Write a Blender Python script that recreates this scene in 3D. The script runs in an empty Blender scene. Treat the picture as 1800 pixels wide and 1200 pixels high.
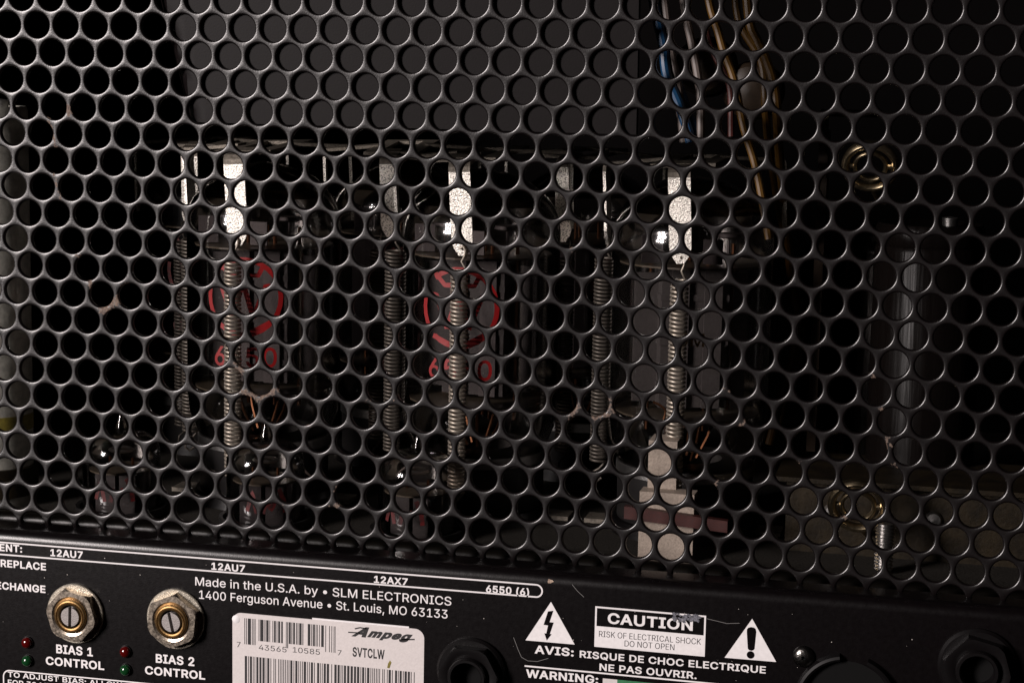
import bpy, math, random
from mathutils import Vector, Matrix, noise
random.seed(7)
PI = math.pi
SC = bpy.context.scene
COL = SC.collection
MM = 0.001                      # everything below is written in millimetres and scaled at the end

# ---------------------------------------------------------------- camera
CF = 3352.746                   # focal length in pixels of the 1800 px wide photograph
CC = Vector((233.659, -453.585, -7.232))
CR = Matrix(((0.97185684, 0.23474928, 0.01967365),
             (0.05281297, -0.13573107, -0.98933708),
             (-0.22957585, 0.96253304, -0.14430898)))   # rows: image right, image down, forward
def at(px, py, Y):
    """point of the plane y=Y (mm) seen at photograph pixel px,py"""
    d = CR.transposed() @ Vector(((px - 900) / CF, (py - 600) / CF, 1.0))
    return CC + d * ((Y - CC.y) / d.y)
cam = bpy.data.objects.new('camera', bpy.data.cameras.new('camera'))
COL.objects.link(cam)
cam.data.sensor_width = 36
cam.data.lens = 36 * CF / 1800
cam.data.clip_start = 0.01; cam.data.clip_end = 50
M = Matrix.Identity(4)
for i in range(3):
    M[i][0] = CR[0][i]; M[i][1] = -CR[1][i]; M[i][2] = -CR[2][i]
    M[i][3] = CC[i] * MM
cam.matrix_world = M
SC.camera = cam

# ---------------------------------------------------------------- world, lamps, exposure
w = bpy.data.worlds.new("World"); SC.world = w; w.use_nodes = True
w.node_tree.nodes['Background'].inputs[0].default_value = (1.0, 0.62, 0.58, 1)
w.node_tree.nodes['Background'].inputs[1].default_value = 0.003
def area(name, loc, target, sx, sy, watt, col):
    L = bpy.data.lights.new(name, 'AREA'); L.shape = 'RECTANGLE'; L.size = sx; L.size_y = sy
    L.energy = watt; L.color = col
    o = bpy.data.objects.new(name, L); COL.objects.link(o)
    o.location = loc
    o.rotation_euler = (Vector(target) - Vector(loc)).to_track_quat('-Z', 'Y').to_euler()
    return o
area('studio_softbox', (-0.75, -1.14, 0.29), (0.10, 0.0, -0.06), 0.32, 0.50, 41, (1.0, 0.905, 0.88))
SC.view_settings.view_transform = 'Standard'; SC.view_settings.look = 'None'
SC.view_settings.exposure = 0.0; SC.view_settings.gamma = 1

# ---------------------------------------------------------------- materials
def mat(name, col, rough=0.5, metal=0.0, spec=0.5, var=0.0, vscale=300, bump=0.0, bscale=2000, rvar=0.0, col2=None, coat=0.0):
    m = bpy.data.materials.new(name); m.use_nodes = True
    nt = m.node_tree; b = nt.nodes['Principled BSDF']; N = nt.nodes.new; Lk = nt.links.new
    b.inputs['Base Color'].default_value = (*col, 1); b.inputs['Roughness'].default_value = rough
    b.inputs['Metallic'].default_value = metal; b.inputs['Specular IOR Level'].default_value = spec
    b.inputs['Coat Weight'].default_value = coat
    tc = N('ShaderNodeTexCoord')
    if var or col2:
        n = N('ShaderNodeTexNoise'); n.inputs['Scale'].default_value = vscale; n.inputs['Detail'].default_value = 6
        n.inputs['Roughness'].default_value = 0.65
        r = N('ShaderNodeValToRGB')
        c2 = col2 or tuple(c * (1 + var) for c in col)
        r.color_ramp.elements[0].position = 0.35; r.color_ramp.elements[1].position = 0.65
        r.color_ramp.elements[0].color = (*(col if col2 else tuple(c * (1 - var) for c in col)), 1)
        r.color_ramp.elements[1].color = (*c2, 1)
        Lk(tc.outputs['Object'], n.inputs['Vector']); Lk(n.outputs['Fac'], r.inputs[0]); Lk(r.outputs[0], b.inputs['Base Color'])
    if rvar:
        n = N('ShaderNodeTexNoise'); n.inputs['Scale'].default_value = vscale * 1.7; n.inputs['Detail'].default_value = 4
        mr = N('ShaderNodeMapRange'); mr.inputs['To Min'].default_value = max(rough - rvar, .02); mr.inputs['To Max'].default_value = rough + rvar
        mr.inputs['From Min'].default_value = .3; mr.inputs['From Max'].default_value = .7
        Lk(tc.outputs['Object'], n.inputs['Vector']); Lk(n.outputs['Fac'], mr.inputs[0]); Lk(mr.outputs[0], b.inputs['Roughness'])
    if bump:
        n = N('ShaderNodeTexNoise'); n.inputs['Scale'].default_value = bscale; n.inputs['Detail'].default_value = 3
        bp = N('ShaderNodeBump'); bp.inputs['Strength'].default_value = bump; bp.inputs['Distance'].default_value = 0.0002
        Lk(tc.outputs['Object'], n.inputs['Vector']); Lk(n.outputs['Fac'], bp.inputs['Height']); Lk(bp.outputs[0], b.inputs['Normal'])
    return m

def grille_material():
    m = mat('grille black paint', (0.0022, 0.0013, 0.0014), 0.31, spec=0.60, bump=0.10, bscale=2600)
    nt = m.node_tree; b = nt.nodes['Principled BSDF']; N = nt.nodes.new; Lk = nt.links.new
    a = N('ShaderNodeAttribute'); a.attribute_name = 'wear'
    tc = N('ShaderNodeTexCoord')
    n = N('ShaderNodeTexNoise'); n.inputs['Scale'].default_value = 1300; n.inputs['Detail'].default_value = 5
    Lk(tc.outputs['Object'], n.inputs['Vector'])
    ad = N('ShaderNodeMath'); ad.operation = 'ADD'; Lk(a.outputs['Fac'], ad.inputs[0]); Lk(n.outputs['Fac'], ad.inputs[1])
    mr = N('ShaderNodeMapRange'); mr.inputs['From Min'].default_value = 1.0; mr.inputs['From Max'].default_value = 1.1
    Lk(ad.outputs[0], mr.inputs[0])
    n2 = N('ShaderNodeTexNoise'); n2.inputs['Scale'].default_value = 2200; n2.inputs['Detail'].default_value = 3
    Lk(tc.outputs['Object'], n2.inputs['Vector'])
    r = N('ShaderNodeValToRGB'); r.color_ramp.elements[0].position = .38; r.color_ramp.elements[1].position = .62
    r.color_ramp.elements[0].color = (0.035, 0.017, 0.011, 1); r.color_ramp.elements[1].color = (0.13, 0.09, 0.065, 1)
    Lk(n2.outputs['Fac'], r.inputs[0])
    # faint dust and handling marks over the paint
    n3 = N('ShaderNodeTexNoise'); n3.inputs['Scale'].default_value = 900; n3.inputs['Detail'].default_value = 8; n3.inputs['Roughness'].default_value = .8
    Lk(tc.outputs['Object'], n3.inputs['Vector'])
    r3 = N('ShaderNodeValToRGB'); r3.color_ramp.elements[0].position = .60; r3.color_ramp.elements[1].position = .80
    r3.color_ramp.elements[0].color = (0.0022, 0.0013, 0.0014, 1); r3.color_ramp.elements[1].color = (0.022, 0.020, 0.018, 1)
    Lk(n3.outputs['Fac'], r3.inputs[0])
    mx = N('ShaderNodeMix'); mx.data_type = 'RGBA'
    Lk(mr.outputs[0], mx.inputs['Factor']); Lk(r3.outputs[0], mx.inputs['A']); Lk(r.outputs[0], mx.inputs['B'])
    Lk(mx.outputs['Result'], b.inputs['Base Color'])
    mr2 = N('ShaderNodeMapRange'); mr2.inputs['To Min'].default_value = .31; mr2.inputs['To Max'].default_value = .75
    Lk(mr.outputs[0], mr2.inputs[0]); Lk(mr2.outputs[0], b.inputs['Roughness'])
    return m

def glass_material(name, tint, rough=0.03, refl=1.5):
    m = bpy.data.materials.new(name); m.use_nodes = True
    nt = m.node_tree; nt.nodes.remove(nt.nodes['Principled BSDF']); N = nt.nodes.new; Lk = nt.links.new
    out = nt.nodes['Material Output']
    t = N('ShaderNodeBsdfTransparent'); t.inputs[0].default_value = (*tint, 1)
    g = N('ShaderNodeBsdfGlossy'); g.inputs['Roughness'].default_value = rough; g.inputs[0].default_value = (1, 1, 1, 1)
    f = N('ShaderNodeFresnel'); f.inputs[0].default_value = refl
    mx = N('ShaderNodeMixShader'); Lk(f.outputs[0], mx.inputs[0]); Lk(t.outputs[0], mx.inputs[1]); Lk(g.outputs[0], mx.inputs[2])
    Lk(mx.outputs[0], out.inputs[0])
    return m

def speckle_material():
    m = mat('zinc strap', (0.62, 0.60, 0.56), 0.46, metal=1, bump=0.6, bscale=2600)
    nt = m.node_tree; b = nt.nodes['Principled BSDF']; N = nt.nodes.new; Lk = nt.links.new
    tc = N('ShaderNodeTexCoord'); n = N('ShaderNodeTexNoise'); n.inputs['Scale'].default_value = 2700; n.inputs['Detail'].default_value = 4; n.inputs['Roughness'].default_value = .7
    r = N('ShaderNodeValToRGB'); r.color_ramp.elements[0].position = .40; r.color_ramp.elements[1].position = .50
    r.color_ramp.elements[0].color = (0.13, 0.11, 0.09, 1); r.color_ramp.elements[1].color = (1.0, 0.96, 0.88, 1)
    Lk(tc.outputs['Object'], n.inputs['Vector']); Lk(n.outputs['Fac'], r.inputs[0]); Lk(r.outputs[0], b.inputs['Base Color'])
    return m

MT = dict(
    grille=grille_material(),
    panel=mat('panel black paint', (0.0017, 0.0011, 0.0013), 0.29, spec=0.30, var=.15, vscale=500, bump=0.08, bscale=2400, rvar=.02),
    white=mat('white print', (0.62, 0.60, 0.60), 0.6, spec=.3, var=.06, vscale=900),
    sticker=mat('sticker paper', (0.50, 0.465, 0.455), 0.5, spec=.35, var=.05, vscale=1500, bump=.1),
    ink=mat('black ink', (0.018, 0.017, 0.018), 0.6, spec=.3),
    red=mat('red glass print', (0.26, 0.004, 0.005), 0.5),
    redwornshade=mat('worn and shaded red print', (0.10, 0.003, 0.003), 0.6, col2=(0.012, 0.002, 0.002), vscale=700),  # broken print on small tubes; also carries the shade on back row emblems
    greyp=mat('grey print', (0.45, 0.45, 0.44), 0.6),
    nickel=mat('nickel', (0.56, 0.48, 0.39), 0.30, metal=1, var=.07, vscale=900, bump=.15, bscale=1500, rvar=.06),
    washer=mat('zinc washer', (0.34, 0.31, 0.255), 0.45, metal=.7, var=.25, vscale=1500, bump=.5, bscale=2500),
    brass=mat('brass', (0.19, 0.118, 0.05), 0.45, metal=1, var=.15, vscale=900, bump=.2),
    shaft=mat('aluminium shaft', (0.24, 0.22, 0.21), 0.55, metal=.4, var=.12, vscale=2500, bump=.4, bscale=3000),
    black=mat('black plastic', (0.0025, 0.002, 0.0022), 0.34, spec=.32, bump=.1, bscale=1200),
    flange=mat('glossy black flange', (0.003, 0.0025, 0.002), 0.3, spec=.12, bump=.15, bscale=900),
    cavity=mat('dark cavity', (0.003, 0.003, 0.003), 0.8, spec=.1),
    ledred=mat('red lamp lens', (0.05, 0.0015, 0.0015), 0.14, spec=.6),
    ledgreen=mat('green lamp lens', (0.004, 0.032, 0.009), 0.14, spec=.6),
    board=mat('charcoal board', (0.0030, 0.0020, 0.0021), 0.45, spec=.10, var=.1, vscale=900, bump=.05, bscale=2500),
    dusty=mat('dusty deck', (0.010, 0.009, 0.008), 0.85, spec=.2, col2=(0.038, 0.033, 0.027), vscale=1500, bump=.8, bscale=1500),
    wall=mat('cabinet black', (0.0015, 0.0012, 0.0012), 0.9, spec=.05),
    zinc=speckle_material(),
    plate=mat('retainer plate', (0.16, 0.14, 0.115), 0.55, metal=.5, var=.35, vscale=900, bump=.5, bscale=1800),
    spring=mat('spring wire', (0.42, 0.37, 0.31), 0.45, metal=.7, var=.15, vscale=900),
    springshade=mat('shaded spring wire', (0.11, 0.095, 0.08), 0.5, metal=.6),  # darker copy of the spring wire; shade on side and back springs as colour
    anodepale=mat('pale anode grey', (0.10, 0.094, 0.096), 0.55, metal=.2, var=.1, vscale=900, bump=.3),
    anode=mat('anode grey', (0.024, 0.020, 0.022), 0.5, metal=.2, var=.15, vscale=700, bump=.3),
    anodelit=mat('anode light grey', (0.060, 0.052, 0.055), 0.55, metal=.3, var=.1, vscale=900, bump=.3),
    mica=mat('mica', (0.10, 0.085, 0.065), 0.35, spec=.6, var=.2, vscale=600),
    copper=mat('copper rod', (0.13, 0.06, 0.032), 0.45, metal=1),
    steel=mat('bare steel', (0.42, 0.41, 0.40), 0.35, metal=1, var=.1, vscale=700, bump=.3),
    base=mat('tube base', (0.012, 0.011, 0.011), 0.38),
    glass=glass_material('tube glass', (0.78, 0.75, 0.73), 0.09, 1.7),
    getter=glass_material('getter glass', (0.10, 0.075, 0.06), 0.06, 1.9),
    ring=mat('ring metal', (0.42, 0.34, 0.22), 0.3, metal=1, var=.3, vscale=600),
    rimblack=mat('rim black', (0.003, 0.0026, 0.0028), 0.5, spec=.12),
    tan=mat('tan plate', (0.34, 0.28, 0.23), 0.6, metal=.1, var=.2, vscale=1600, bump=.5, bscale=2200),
    phenolic=mat('red phenolic', (0.040, 0.005, 0.003), 0.55, var=.2, vscale=900),
    blue=mat('blue insulation', (0.003, 0.028, 0.07), 0.4),
    wirewhite=mat('white insulation', (0.085, 0.068, 0.06), 0.5),
    yellow=mat('yellow insulation', (0.065, 0.031, 0.003), 0.45),
    canblack=mat('capacitor sleeve', (0.004, 0.003, 0.0027), 0.32, spec=.08, bump=1.0, bscale=420, rvar=.12),
    cangrey=mat('grey can', (0.42, 0.41, 0.36), 0.42, metal=.5, var=.2, vscale=500, bump=.3, bscale=900),
    yellowband=mat('yellow band', (0.16, 0.13, 0.02), 0.5, var=.25, vscale=700),
    brown=mat('brown lacquer', (0.045, 0.030, 0.019), 0.45, spec=.5, var=.25, vscale=300),
    olive=mat('olive plate', (0.009, 0.006, 0.0025), 0.5, metal=.4, col2=(0.028, 0.019, 0.008), vscale=160, bump=.4, bscale=900),
    greenlab=mat('green label', (0.025, 0.13, 0.055), 0.5, var=.2, vscale=900),
    scuff=mat('scuffed print', (0.16, 0.16, 0.19), 0.6, col2=(0.015, 0.015, 0.017), vscale=2200),
    chip=mat('chipped paint', (0.42, 0.33, 0.25), 0.7, col2=(0.16, 0.10, 0.07), vscale=1500),
    dust=mat('dust', (0.42, 0.39, 0.36), 0.9, spec=.1),
    hair=mat('scratch', (0.15, 0.145, 0.14), 0.6),
)

_nt = MT['canblack'].node_tree
for _n in [n for n in _nt.nodes if n.type == 'TEX_NOISE']:
    _src = _n.inputs['Vector'].links[0].from_socket; _mp = _nt.nodes.new('ShaderNodeMapping'); _mp.inputs['Scale'].default_value = (1, 1, .06)
    _nt.links.new(_src, _mp.inputs['Vector']); _nt.links.new(_mp.outputs[0], _n.inputs['Vector'])

# ---------------------------------------------------------------- mesh helpers
class MB:
    def __init__(s): s.v = []; s.f = []
    def add(s, vs, fs):
        o = len(s.v); s.v += [tuple(v) for v in vs]; s.f += [tuple(i + o for i in f) for f in fs]; return s
    def box(s, x0, x1, y0, y1, z0, z1, bev=0.0):
        if bev:
            pts = [(x0 + bev, z0), (x1 - bev, z0), (x1, z0 + bev), (x1, z1 - bev), (x1 - bev, z1), (x0 + bev, z1), (x0, z1 - bev), (x0, z0 + bev)]
            return s.prism(pts, y0, y1)
        v = [(x, y, z) for x in (x0, x1) for y in (y0, y1) for z in (z0, z1)]
        return s.add(v, [(0, 1, 3, 2), (4, 6, 7, 5), (0, 4, 5, 1), (2, 3, 7, 6), (0, 2, 6, 4), (1, 5, 7, 3)])
    def prism(s, pts, y0, y1):      # polygon in x,z (counterclockwise seen from -y), extruded from y0 (front) to y1
        n = len(pts)
        v = [(x, y0, z) for x, z in pts] + [(x, y1, z) for x, z in pts]
        f = [tuple(range(n)), tuple(range(2 * n - 1, n - 1, -1))]
        f += [(i, i + n, (i + 1) % n + n, (i + 1) % n) for i in range(n)]
        return s.add(v, f)
    def flat(s, pts, y):
        return s.add([(x, y, z) for x, z in pts], [tuple(range(len(pts)))])
    def lathe(s, prof, c=(0, 0, 0), axis='z', n=32, a0=0.0, flat6=None):
        """prof: list of (r, h) along the axis"""
        vs = []; fs = []
        for r, h in prof:
            for k in range(n):
                a = a0 + 2 * PI * k / n
                p = (r * math.cos(a), r * math.sin(a), h) if axis == 'z' else (r * math.cos(a), -h, r * math.sin(a))
                vs.append((p[0] + c[0], p[1] + c[1], p[2] + c[2]))
        for i in range(len(prof) - 1):
            for k in range(n):
                q = (i * n + k, i * n + (k + 1) % n, (i + 1) * n + (k + 1) % n, (i + 1) * n + k)
                fs.append(q)
        return s.add(vs, fs)
    def tube(s, path, r, n=8, cap=True):
        path = [Vector(p) for p in path]; vs = []; fs = []
        t = (path[1] - path[0]).normalized(); up = Vector((0, 0, 1)) if abs(t.z) < .9 else Vector((1, 0, 0))
        u = t.cross(up).normalized(); 
        for i, p in enumerate(path):
            t2 = (path[min(i + 1, len(path) - 1)] - path[max(i - 1, 0)]).normalized()
            u = (u - t2 * u.dot(t2)).normalized(); v = t2.cross(u)
            rr = r[i] if isinstance(r, (list, tuple)) else r
            for k in range(n):
                a = 2 * PI * k / n; vs.append(p + (u * math.cos(a) + v * math.sin(a)) * rr)
        for i in range(len(path) - 1):
            for k in range(n):
                fs.append((i * n + k, i * n + (k + 1) % n, (i + 1) * n + (k + 1) % n, (i + 1) * n + k))
        if cap:
            fs.append(tuple(range(n))[::-1]); fs.append(tuple(range((len(path) - 1) * n, len(path) * n)))
        return s.add(vs, fs)
    def strip(s, path, half, t, side):
        """flat strap: path points, half width along vector side, thickness t"""
        path = [Vector(p) for p in path]; side = Vector(side).normalized(); vs = []; fs = []
        for i, p in enumerate(path):
            tg = (path[min(i + 1, len(path) - 1)] - path[max(i - 1, 0)]).normalized()
            nn = tg.cross(side).normalized(); h = half[i] if isinstance(half, (list, tuple)) else half
            for a, b in ((-1, -.5), (1, -.5), (1, .5), (-1, .5)): vs.append(p + side * a * h + nn * b * t)
        for i in range(len(path) - 1):
            for k in range(4): fs.append((i * 4 + k, i * 4 + (k + 1) % 4, i * 4 + 4 + (k + 1) % 4, i * 4 + 4 + k))
        fs.append((3, 2, 1, 0)); e = (len(path) - 1) * 4; fs.append((e, e + 1, e + 2, e + 3))
        return s.add(vs, fs)
    def build(s, name, m, parent=None, smooth=False, off=(0, 0, 0), ang=35):
        me = bpy.data.meshes.new(name)
        me.from_pydata([(v[0] - off[0], v[1] - off[1], v[2] - off[2]) for v in s.v], [], s.f)
        me.materials.append(MT[m]); me.update()
        import bmesh
        bm = bmesh.new(); bm.from_mesh(me); bmesh.ops.remove_doubles(bm, verts=bm.verts, dist=1e-5)
        bmesh.ops.recalc_face_normals(bm, faces=bm.faces)
        if smooth:
            lim = math.radians(ang)
            for f in bm.faces: f.smooth = True
            for e in bm.edges:
                if len(e.link_faces) == 2 and e.calc_face_angle(0) > lim: e.smooth = False
        bm.to_mesh(me); bm.free()
        o = bpy.data.objects.new(name, me); COL.objects.link(o)
        if parent: o.parent = parent
        return o
def tag(o, label=None, cat=None, group=None, kind=None):
    if label: o['label'] = label
    if cat: o['category'] = cat
    if group: o['group'] = group
    if kind: o['kind'] = kind
    return o
def empty(name, loc, label, cat, group=None):
    o = bpy.data.objects.new(name, None); COL.objects.link(o); o.location = loc; o.empty_display_size = 5
    return tag(o, label, cat, group)
def copy_tree(o, parent=None):
    c = o.copy(); COL.objects.link(c); c.parent = parent
    for ch in list(o.children): copy_tree(ch, c)
    return c
def spline(pts, n=8):
    pts = [Vector(p) for p in pts]; P = [pts[0] * 2 - pts[1]] + pts + [pts[-1] * 2 - pts[-2]]; out = []
    for i in range(1, len(P) - 2):
        for k in range(n):
            t = k / n; a, b, c, d = P[i - 1:i + 3]
            out.append(.5 * ((2 * b) + (c - a) * t + (2 * a - 5 * b + 4 * c - d) * t * t + (3 * b - a - 3 * c + d) * t ** 3))
    return out + [pts[-1]]
def disc(r, n=24, cx=0, cz=0, a0=0, a1=2 * PI): return [(cx + r * math.cos(a0 + (a1 - a0) * k / n), cz + r * math.sin(a0 + (a1 - a0) * k / n)) for k in range(n)]

# ---------------------------------------------------------------- perforated grille
PT = 7.94; RP = PT * .8660254; TH = 1.05; DECK = -132.7; BEND = -128.3; BR = 5.0
def bow(x, z): return -1.987 * ((z + 70) / 70) ** 2 - 1.021 * ((x - 120) / 120) ** 2
def onto(x, z, d):
    """flat sheet coordinates (x, z, depth d) -> bowed sheet with its lower edge folded inwards"""
    y0 = bow(x, max(z, BEND))
    if z >= BEND: return (x, y0 + d, z)
    s = BEND - z; a = min(s / BR, PI / 2)
    y = BR * (1 - math.cos(a)); zz = BEND - BR * math.sin(a)
    nx, nz = math.cos(a), math.sin(a)           # inward normal (+y, +z)
    if s > BR * PI / 2: y += s - BR * PI / 2
    return (x, y0 + y + d * nx, zz + d * nz)
WEAR = [((90, 207), (104, 262), 1.1, .5), ((98, 305), (110, 350), 1.0, .42), ((124, 186), (127, 200), 1.5, .6), ((139, 448), (143, 452), 1.5, .5),
        ((160, 492), (163, 505), 1.3, .55), ((183, 543), (214, 522), 2.4, .6), ((216, 505), (226, 495), 1.3, .42), ((412, 640), (424, 652), 1.8, .5),
        ((425, 686), (455, 700), 1.9, .48), ((455, 700), (490, 684), 1.6, .5), ((536, 741), (545, 748), 1.2, .45), ((1016, 712), (1003, 735), 1.6, .5),
        ((1045, 735), (1075, 722), 2.0, .5), ((1075, 722), (1072, 700), 1.2, .45), ((1002, 426), (1006, 440), 1.0, .45), ((583, 890), (615, 880), 1.5, .42),
        ((595, 850), (588, 862), 1.0, .42), ((1530, 655), (1538, 663), 1.6, .45), ((1548, 712), (1552, 718), 1.6, .45), ((1560, 770), (1563, 785), 1.8, .45),
        ((1568, 810), (1575, 820), 1.2, .42), ((1290, 690), (1275, 682), 1.3, .4), ((1262, 845), (1256, 855), 1.2, .42), ((1480, 905), (1490, 913), 1.5, .45),
        ((1406, 810), (1400, 815), 1.3, .4), ((508, 870), (500, 885), 1.2, .35), ((1310, 740), (1300, 748), 1.2, .4), ((640, 706), (655, 700), 1.2, .35),
        ((455, 458), (468, 466), 1.2, .35), ((690, 705), (700, 695), 1.0, .4)]
WS = []
for a, b, wd, st in WEAR:
    A = at(*a, 0); B = at(*b, 0); WS.append((A.x, A.z, B.x - A.x, B.z - A.z, wd, st))
def wear(x, z):
    w_ = 0
    for ax, az, dx, dz, wd, st in WS:
        if abs(x - ax) > 9 or abs(z - az) > 12: continue
        t = ((x - ax) * dx + (z - az) * dz) / (dx * dx + dz * dz + 1e-6); t = min(max(t, 0), 1)
        d = math.hypot(x - ax - dx * t, z - az - dz * t)
        if d < wd: w_ = max(w_, (st + .12) * (1 - (d / wd) ** 2))
    return w_
def build_grille():
    NS = 36
    hexr = PT / math.sqrt(3)
    RO = 3.75; ri = 3.27; e = RO - ri
    # profile from flat web over the rolled edge to the back
    prof = [(RO - .02, 0.0)]
    for k in range(1, 6):
        a = k / 5 * PI / 2; prof.append((RO - e * math.sin(a), .55 * (1 - math.cos(a))))
    prof += [(ri, TH), (3.7, TH)]
    V = []; Fc = []; key = {}
    def vid(x, z, d):
        k = (round(x * 200), round(z * 200), round(d * 200))
        if k not in key: key[k] = len(V); V.append((x, z, d))
        return key[k]
    for r in range(-4, 22):
        zc = -r * RP
        off = .5 if r % 2 else 0
        for c in range(-5, 37):
            xc = (c + off) * PT
            jit = (1 + .012 * noise.noise(Vector((xc, zc, 1))))
            ja, jb = .05 * noise.noise(Vector((xc * .3, zc * .3, 5))), .05 * noise.noise(Vector((xc * .3, zc * .3, 9)))
            ring0 = []
            for k in range(NS):
                a = 2 * PI * k / NS
                # distance to hexagon border (flat-to-flat along x)
                m = (a + PI / 6) % (PI / 3) - PI / 6
                R = (PT / 2) / math.cos(m)
                ring0.append((xc + R * math.cos(a), zc + R * math.sin(a)))
            prev = [vid(x, z, 0.0) for x, z in ring0]; back = [vid(x, z, TH) for x, z in ring0]
            for (rr, d) in prof:
                f_ = jit if rr < RO - .1 else 1
                cur = [vid(xc + ja * (rr < RO - .1) + rr * f_ * math.cos(2 * PI * k / NS), zc + jb * (rr < RO - .1) + rr * f_ * math.sin(2 * PI * k / NS), d) for k in range(NS)]
                for k in range(NS):
                    q = (prev[k], cur[k], cur[(k + 1) % NS], prev[(k + 1) % NS])
                    if len(set(q)) == 4: Fc.append(q)
                    elif len(set(q)) == 3: Fc.append(tuple(dict.fromkeys(q)))
                prev = cur
            for k in range(NS):
                q = (prev[k], back[k], back[(k + 1) % NS], prev[(k + 1) % NS])
                if len(set(q)) == 4: Fc.append(q)
    me = bpy.data.meshes.new('perforated_grille')
    me.from_pydata([onto(x, z, d) for x, z, d in V], [], Fc)
    me.polygons.foreach_set('use_smooth', [True] * len(me.polygons))
    at_ = me.attributes.new('wear', 'FLOAT', 'POINT')
    at_.data.foreach_set('value', [wear(x, z) for x, z, d in V])
    me.materials.append(MT['grille']); me.update()
    import bmesh
    bm = bmesh.new(); bm.from_mesh(me); bmesh.ops.recalc_face_normals(bm, faces=bm.faces); bm.to_mesh(me); bm.free()
    o = bpy.data.objects.new('perforated_grille', me); COL.objects.link(o)
    tag(o, 'black painted sheet metal grille of staggered round holes with chipped paint, above the lettered panel', 'grille')
build_grille()

# ---------------------------------------------------------------- inside of the cabinet
def struct(name, mb, m, **k): o = mb.build(name, m, **k); o['kind'] = 'structure'; return o
struct('floor', MB().box(-60, 340, .6, 230, DECK - 4, DECK), 'dusty')
struct('back_wall', MB().box(-60, 340, 230, 234, DECK, 90), 'wall')
struct('side_wall', MB().box(-64, -60, 4, 234, DECK, 90), 'wall')
struct('side_wall', MB().box(340, 344, 4, 234, DECK, 90), 'wall')
struct('ceiling', MB().box(-64, 344, 4, 234, 90, 94), 'wall')

# flange behind the lowest holes
fl = MB(); FP = []
for k in range(0, 11):
    a = PI * .95 * k / 10; FP.append((8.2 - 2.6 * math.cos(a), -132.6 + 2.6 * math.sin(a)))
FP = [(5.6, DECK - .01)] + FP + [(10.6, DECK - .01)]
xs = [-45, 300]; v_ = [(x, y, z) for x in xs for y, z in FP]; m_ = len(FP)
fl.add(v_, [(k, k + 1, k + 1 + m_, k + m_) for k in range(m_ - 1)] + [tuple(range(m_)), tuple(range(2 * m_ - 1, m_ - 1, -1))])
tag(fl.build('mounting_flange', 'flange', smooth=True), 'thin black metal flange standing behind the lowest row of grille holes', 'flange')

# charcoal board just behind the grille, upper part
pl = [at(195, -60, 2), at(262, 120, 2), at(300, 226, 2), at(1130, 226, 2), at(1130, -60, 2)]
bd = MB()
n = 14
zt, zb = 32, at(600, 222, 1).z
for i in range(1):
    xs = [at(185, 45, 0).x + k * 2.5 for k in range(int((at(1128, 100, 0).x - at(185, 45, 0).x) / 2.5) + 1)]
    vs = []; fs = []
    nz = 18
    for j in range(nz + 1):
        z = zt + (zb - zt) * j / nz
        xl = at(160, 0, 0).x + (zt - z) * .24
        for k, x in enumerate(xs):
            X = max(x, xl)
            y = bow(X, z) + TH + .12 + max(0, (xl + 16 - X)) ** 2 * .25
            vs.append((X, y, z))
    W_ = len(xs)
    vs2 = [(x, y + 2.5, z) for x, y, z in vs]
    N0 = len(vs)
    for j in range(nz):
        for k in range(W_ - 1):
            a = j * W_ + k
            fs.append((a, a + 1, a + W_ + 1, a + W_)); fs.append((a + N0, a + W_ + N0, a + W_ + 1 + N0, a + 1 + N0))
    for j in range(nz):
        for k in (0, W_ - 1):
            a = j * W_ + k; fs.append((a, a + W_, a + W_ + N0, a + N0))
    for k in range(W_ - 1):
        for a in (k, nz * W_ + k): fs.append((a, a + 1, a + 1 + N0, a + N0))
    bd.add(vs + vs2, fs)
tag(bd.build('backing_board', 'board', smooth=True), 'flat charcoal board pressed against the back of the upper grille', 'board')

# ---------------------------------------------------------------- springs, retainers, power tubes
def spring_mesh(L, R=2.15, wr=.335, pitch=.86):
    turns = int((L - 9) / pitch); seg = 12; p = []
    top = -4.5
    p += [(0, 0, 0), (0.9, 0, .5), (1.6, 0, -.3), (1.3, 0, -1.5), (.5, 0, -2.6), (R * .6, 0, -3.6)]
    for i in range(turns * seg + 1):
        a = 2 * PI * i / seg; p.append((R * math.cos(a), R * math.sin(a), top - i / seg * pitch))
    zb_ = top - turns * pitch
    p += [(R * .6, 0, zb_ - 1), (.3, 0, zb_ - 1.9), (-1.2, 0, zb_ - 2.6), (-1.5, 0, zb_ - 4), (-.2, 0, zb_ - 4.8), (1.1, 0, zb_ - 4)]
    return MB().tube(p, wr, 6)
SPR = spring_mesh(56).build('spring', 'spring', smooth=True, ang=80)
SPR_ME = SPR.data; bpy.data.objects.remove(SPR)
SPR_SHADE = SPR_ME.copy(); SPR_SHADE.materials[0] = MT['springshade']  # same spring with its shade put into the colour

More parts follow.
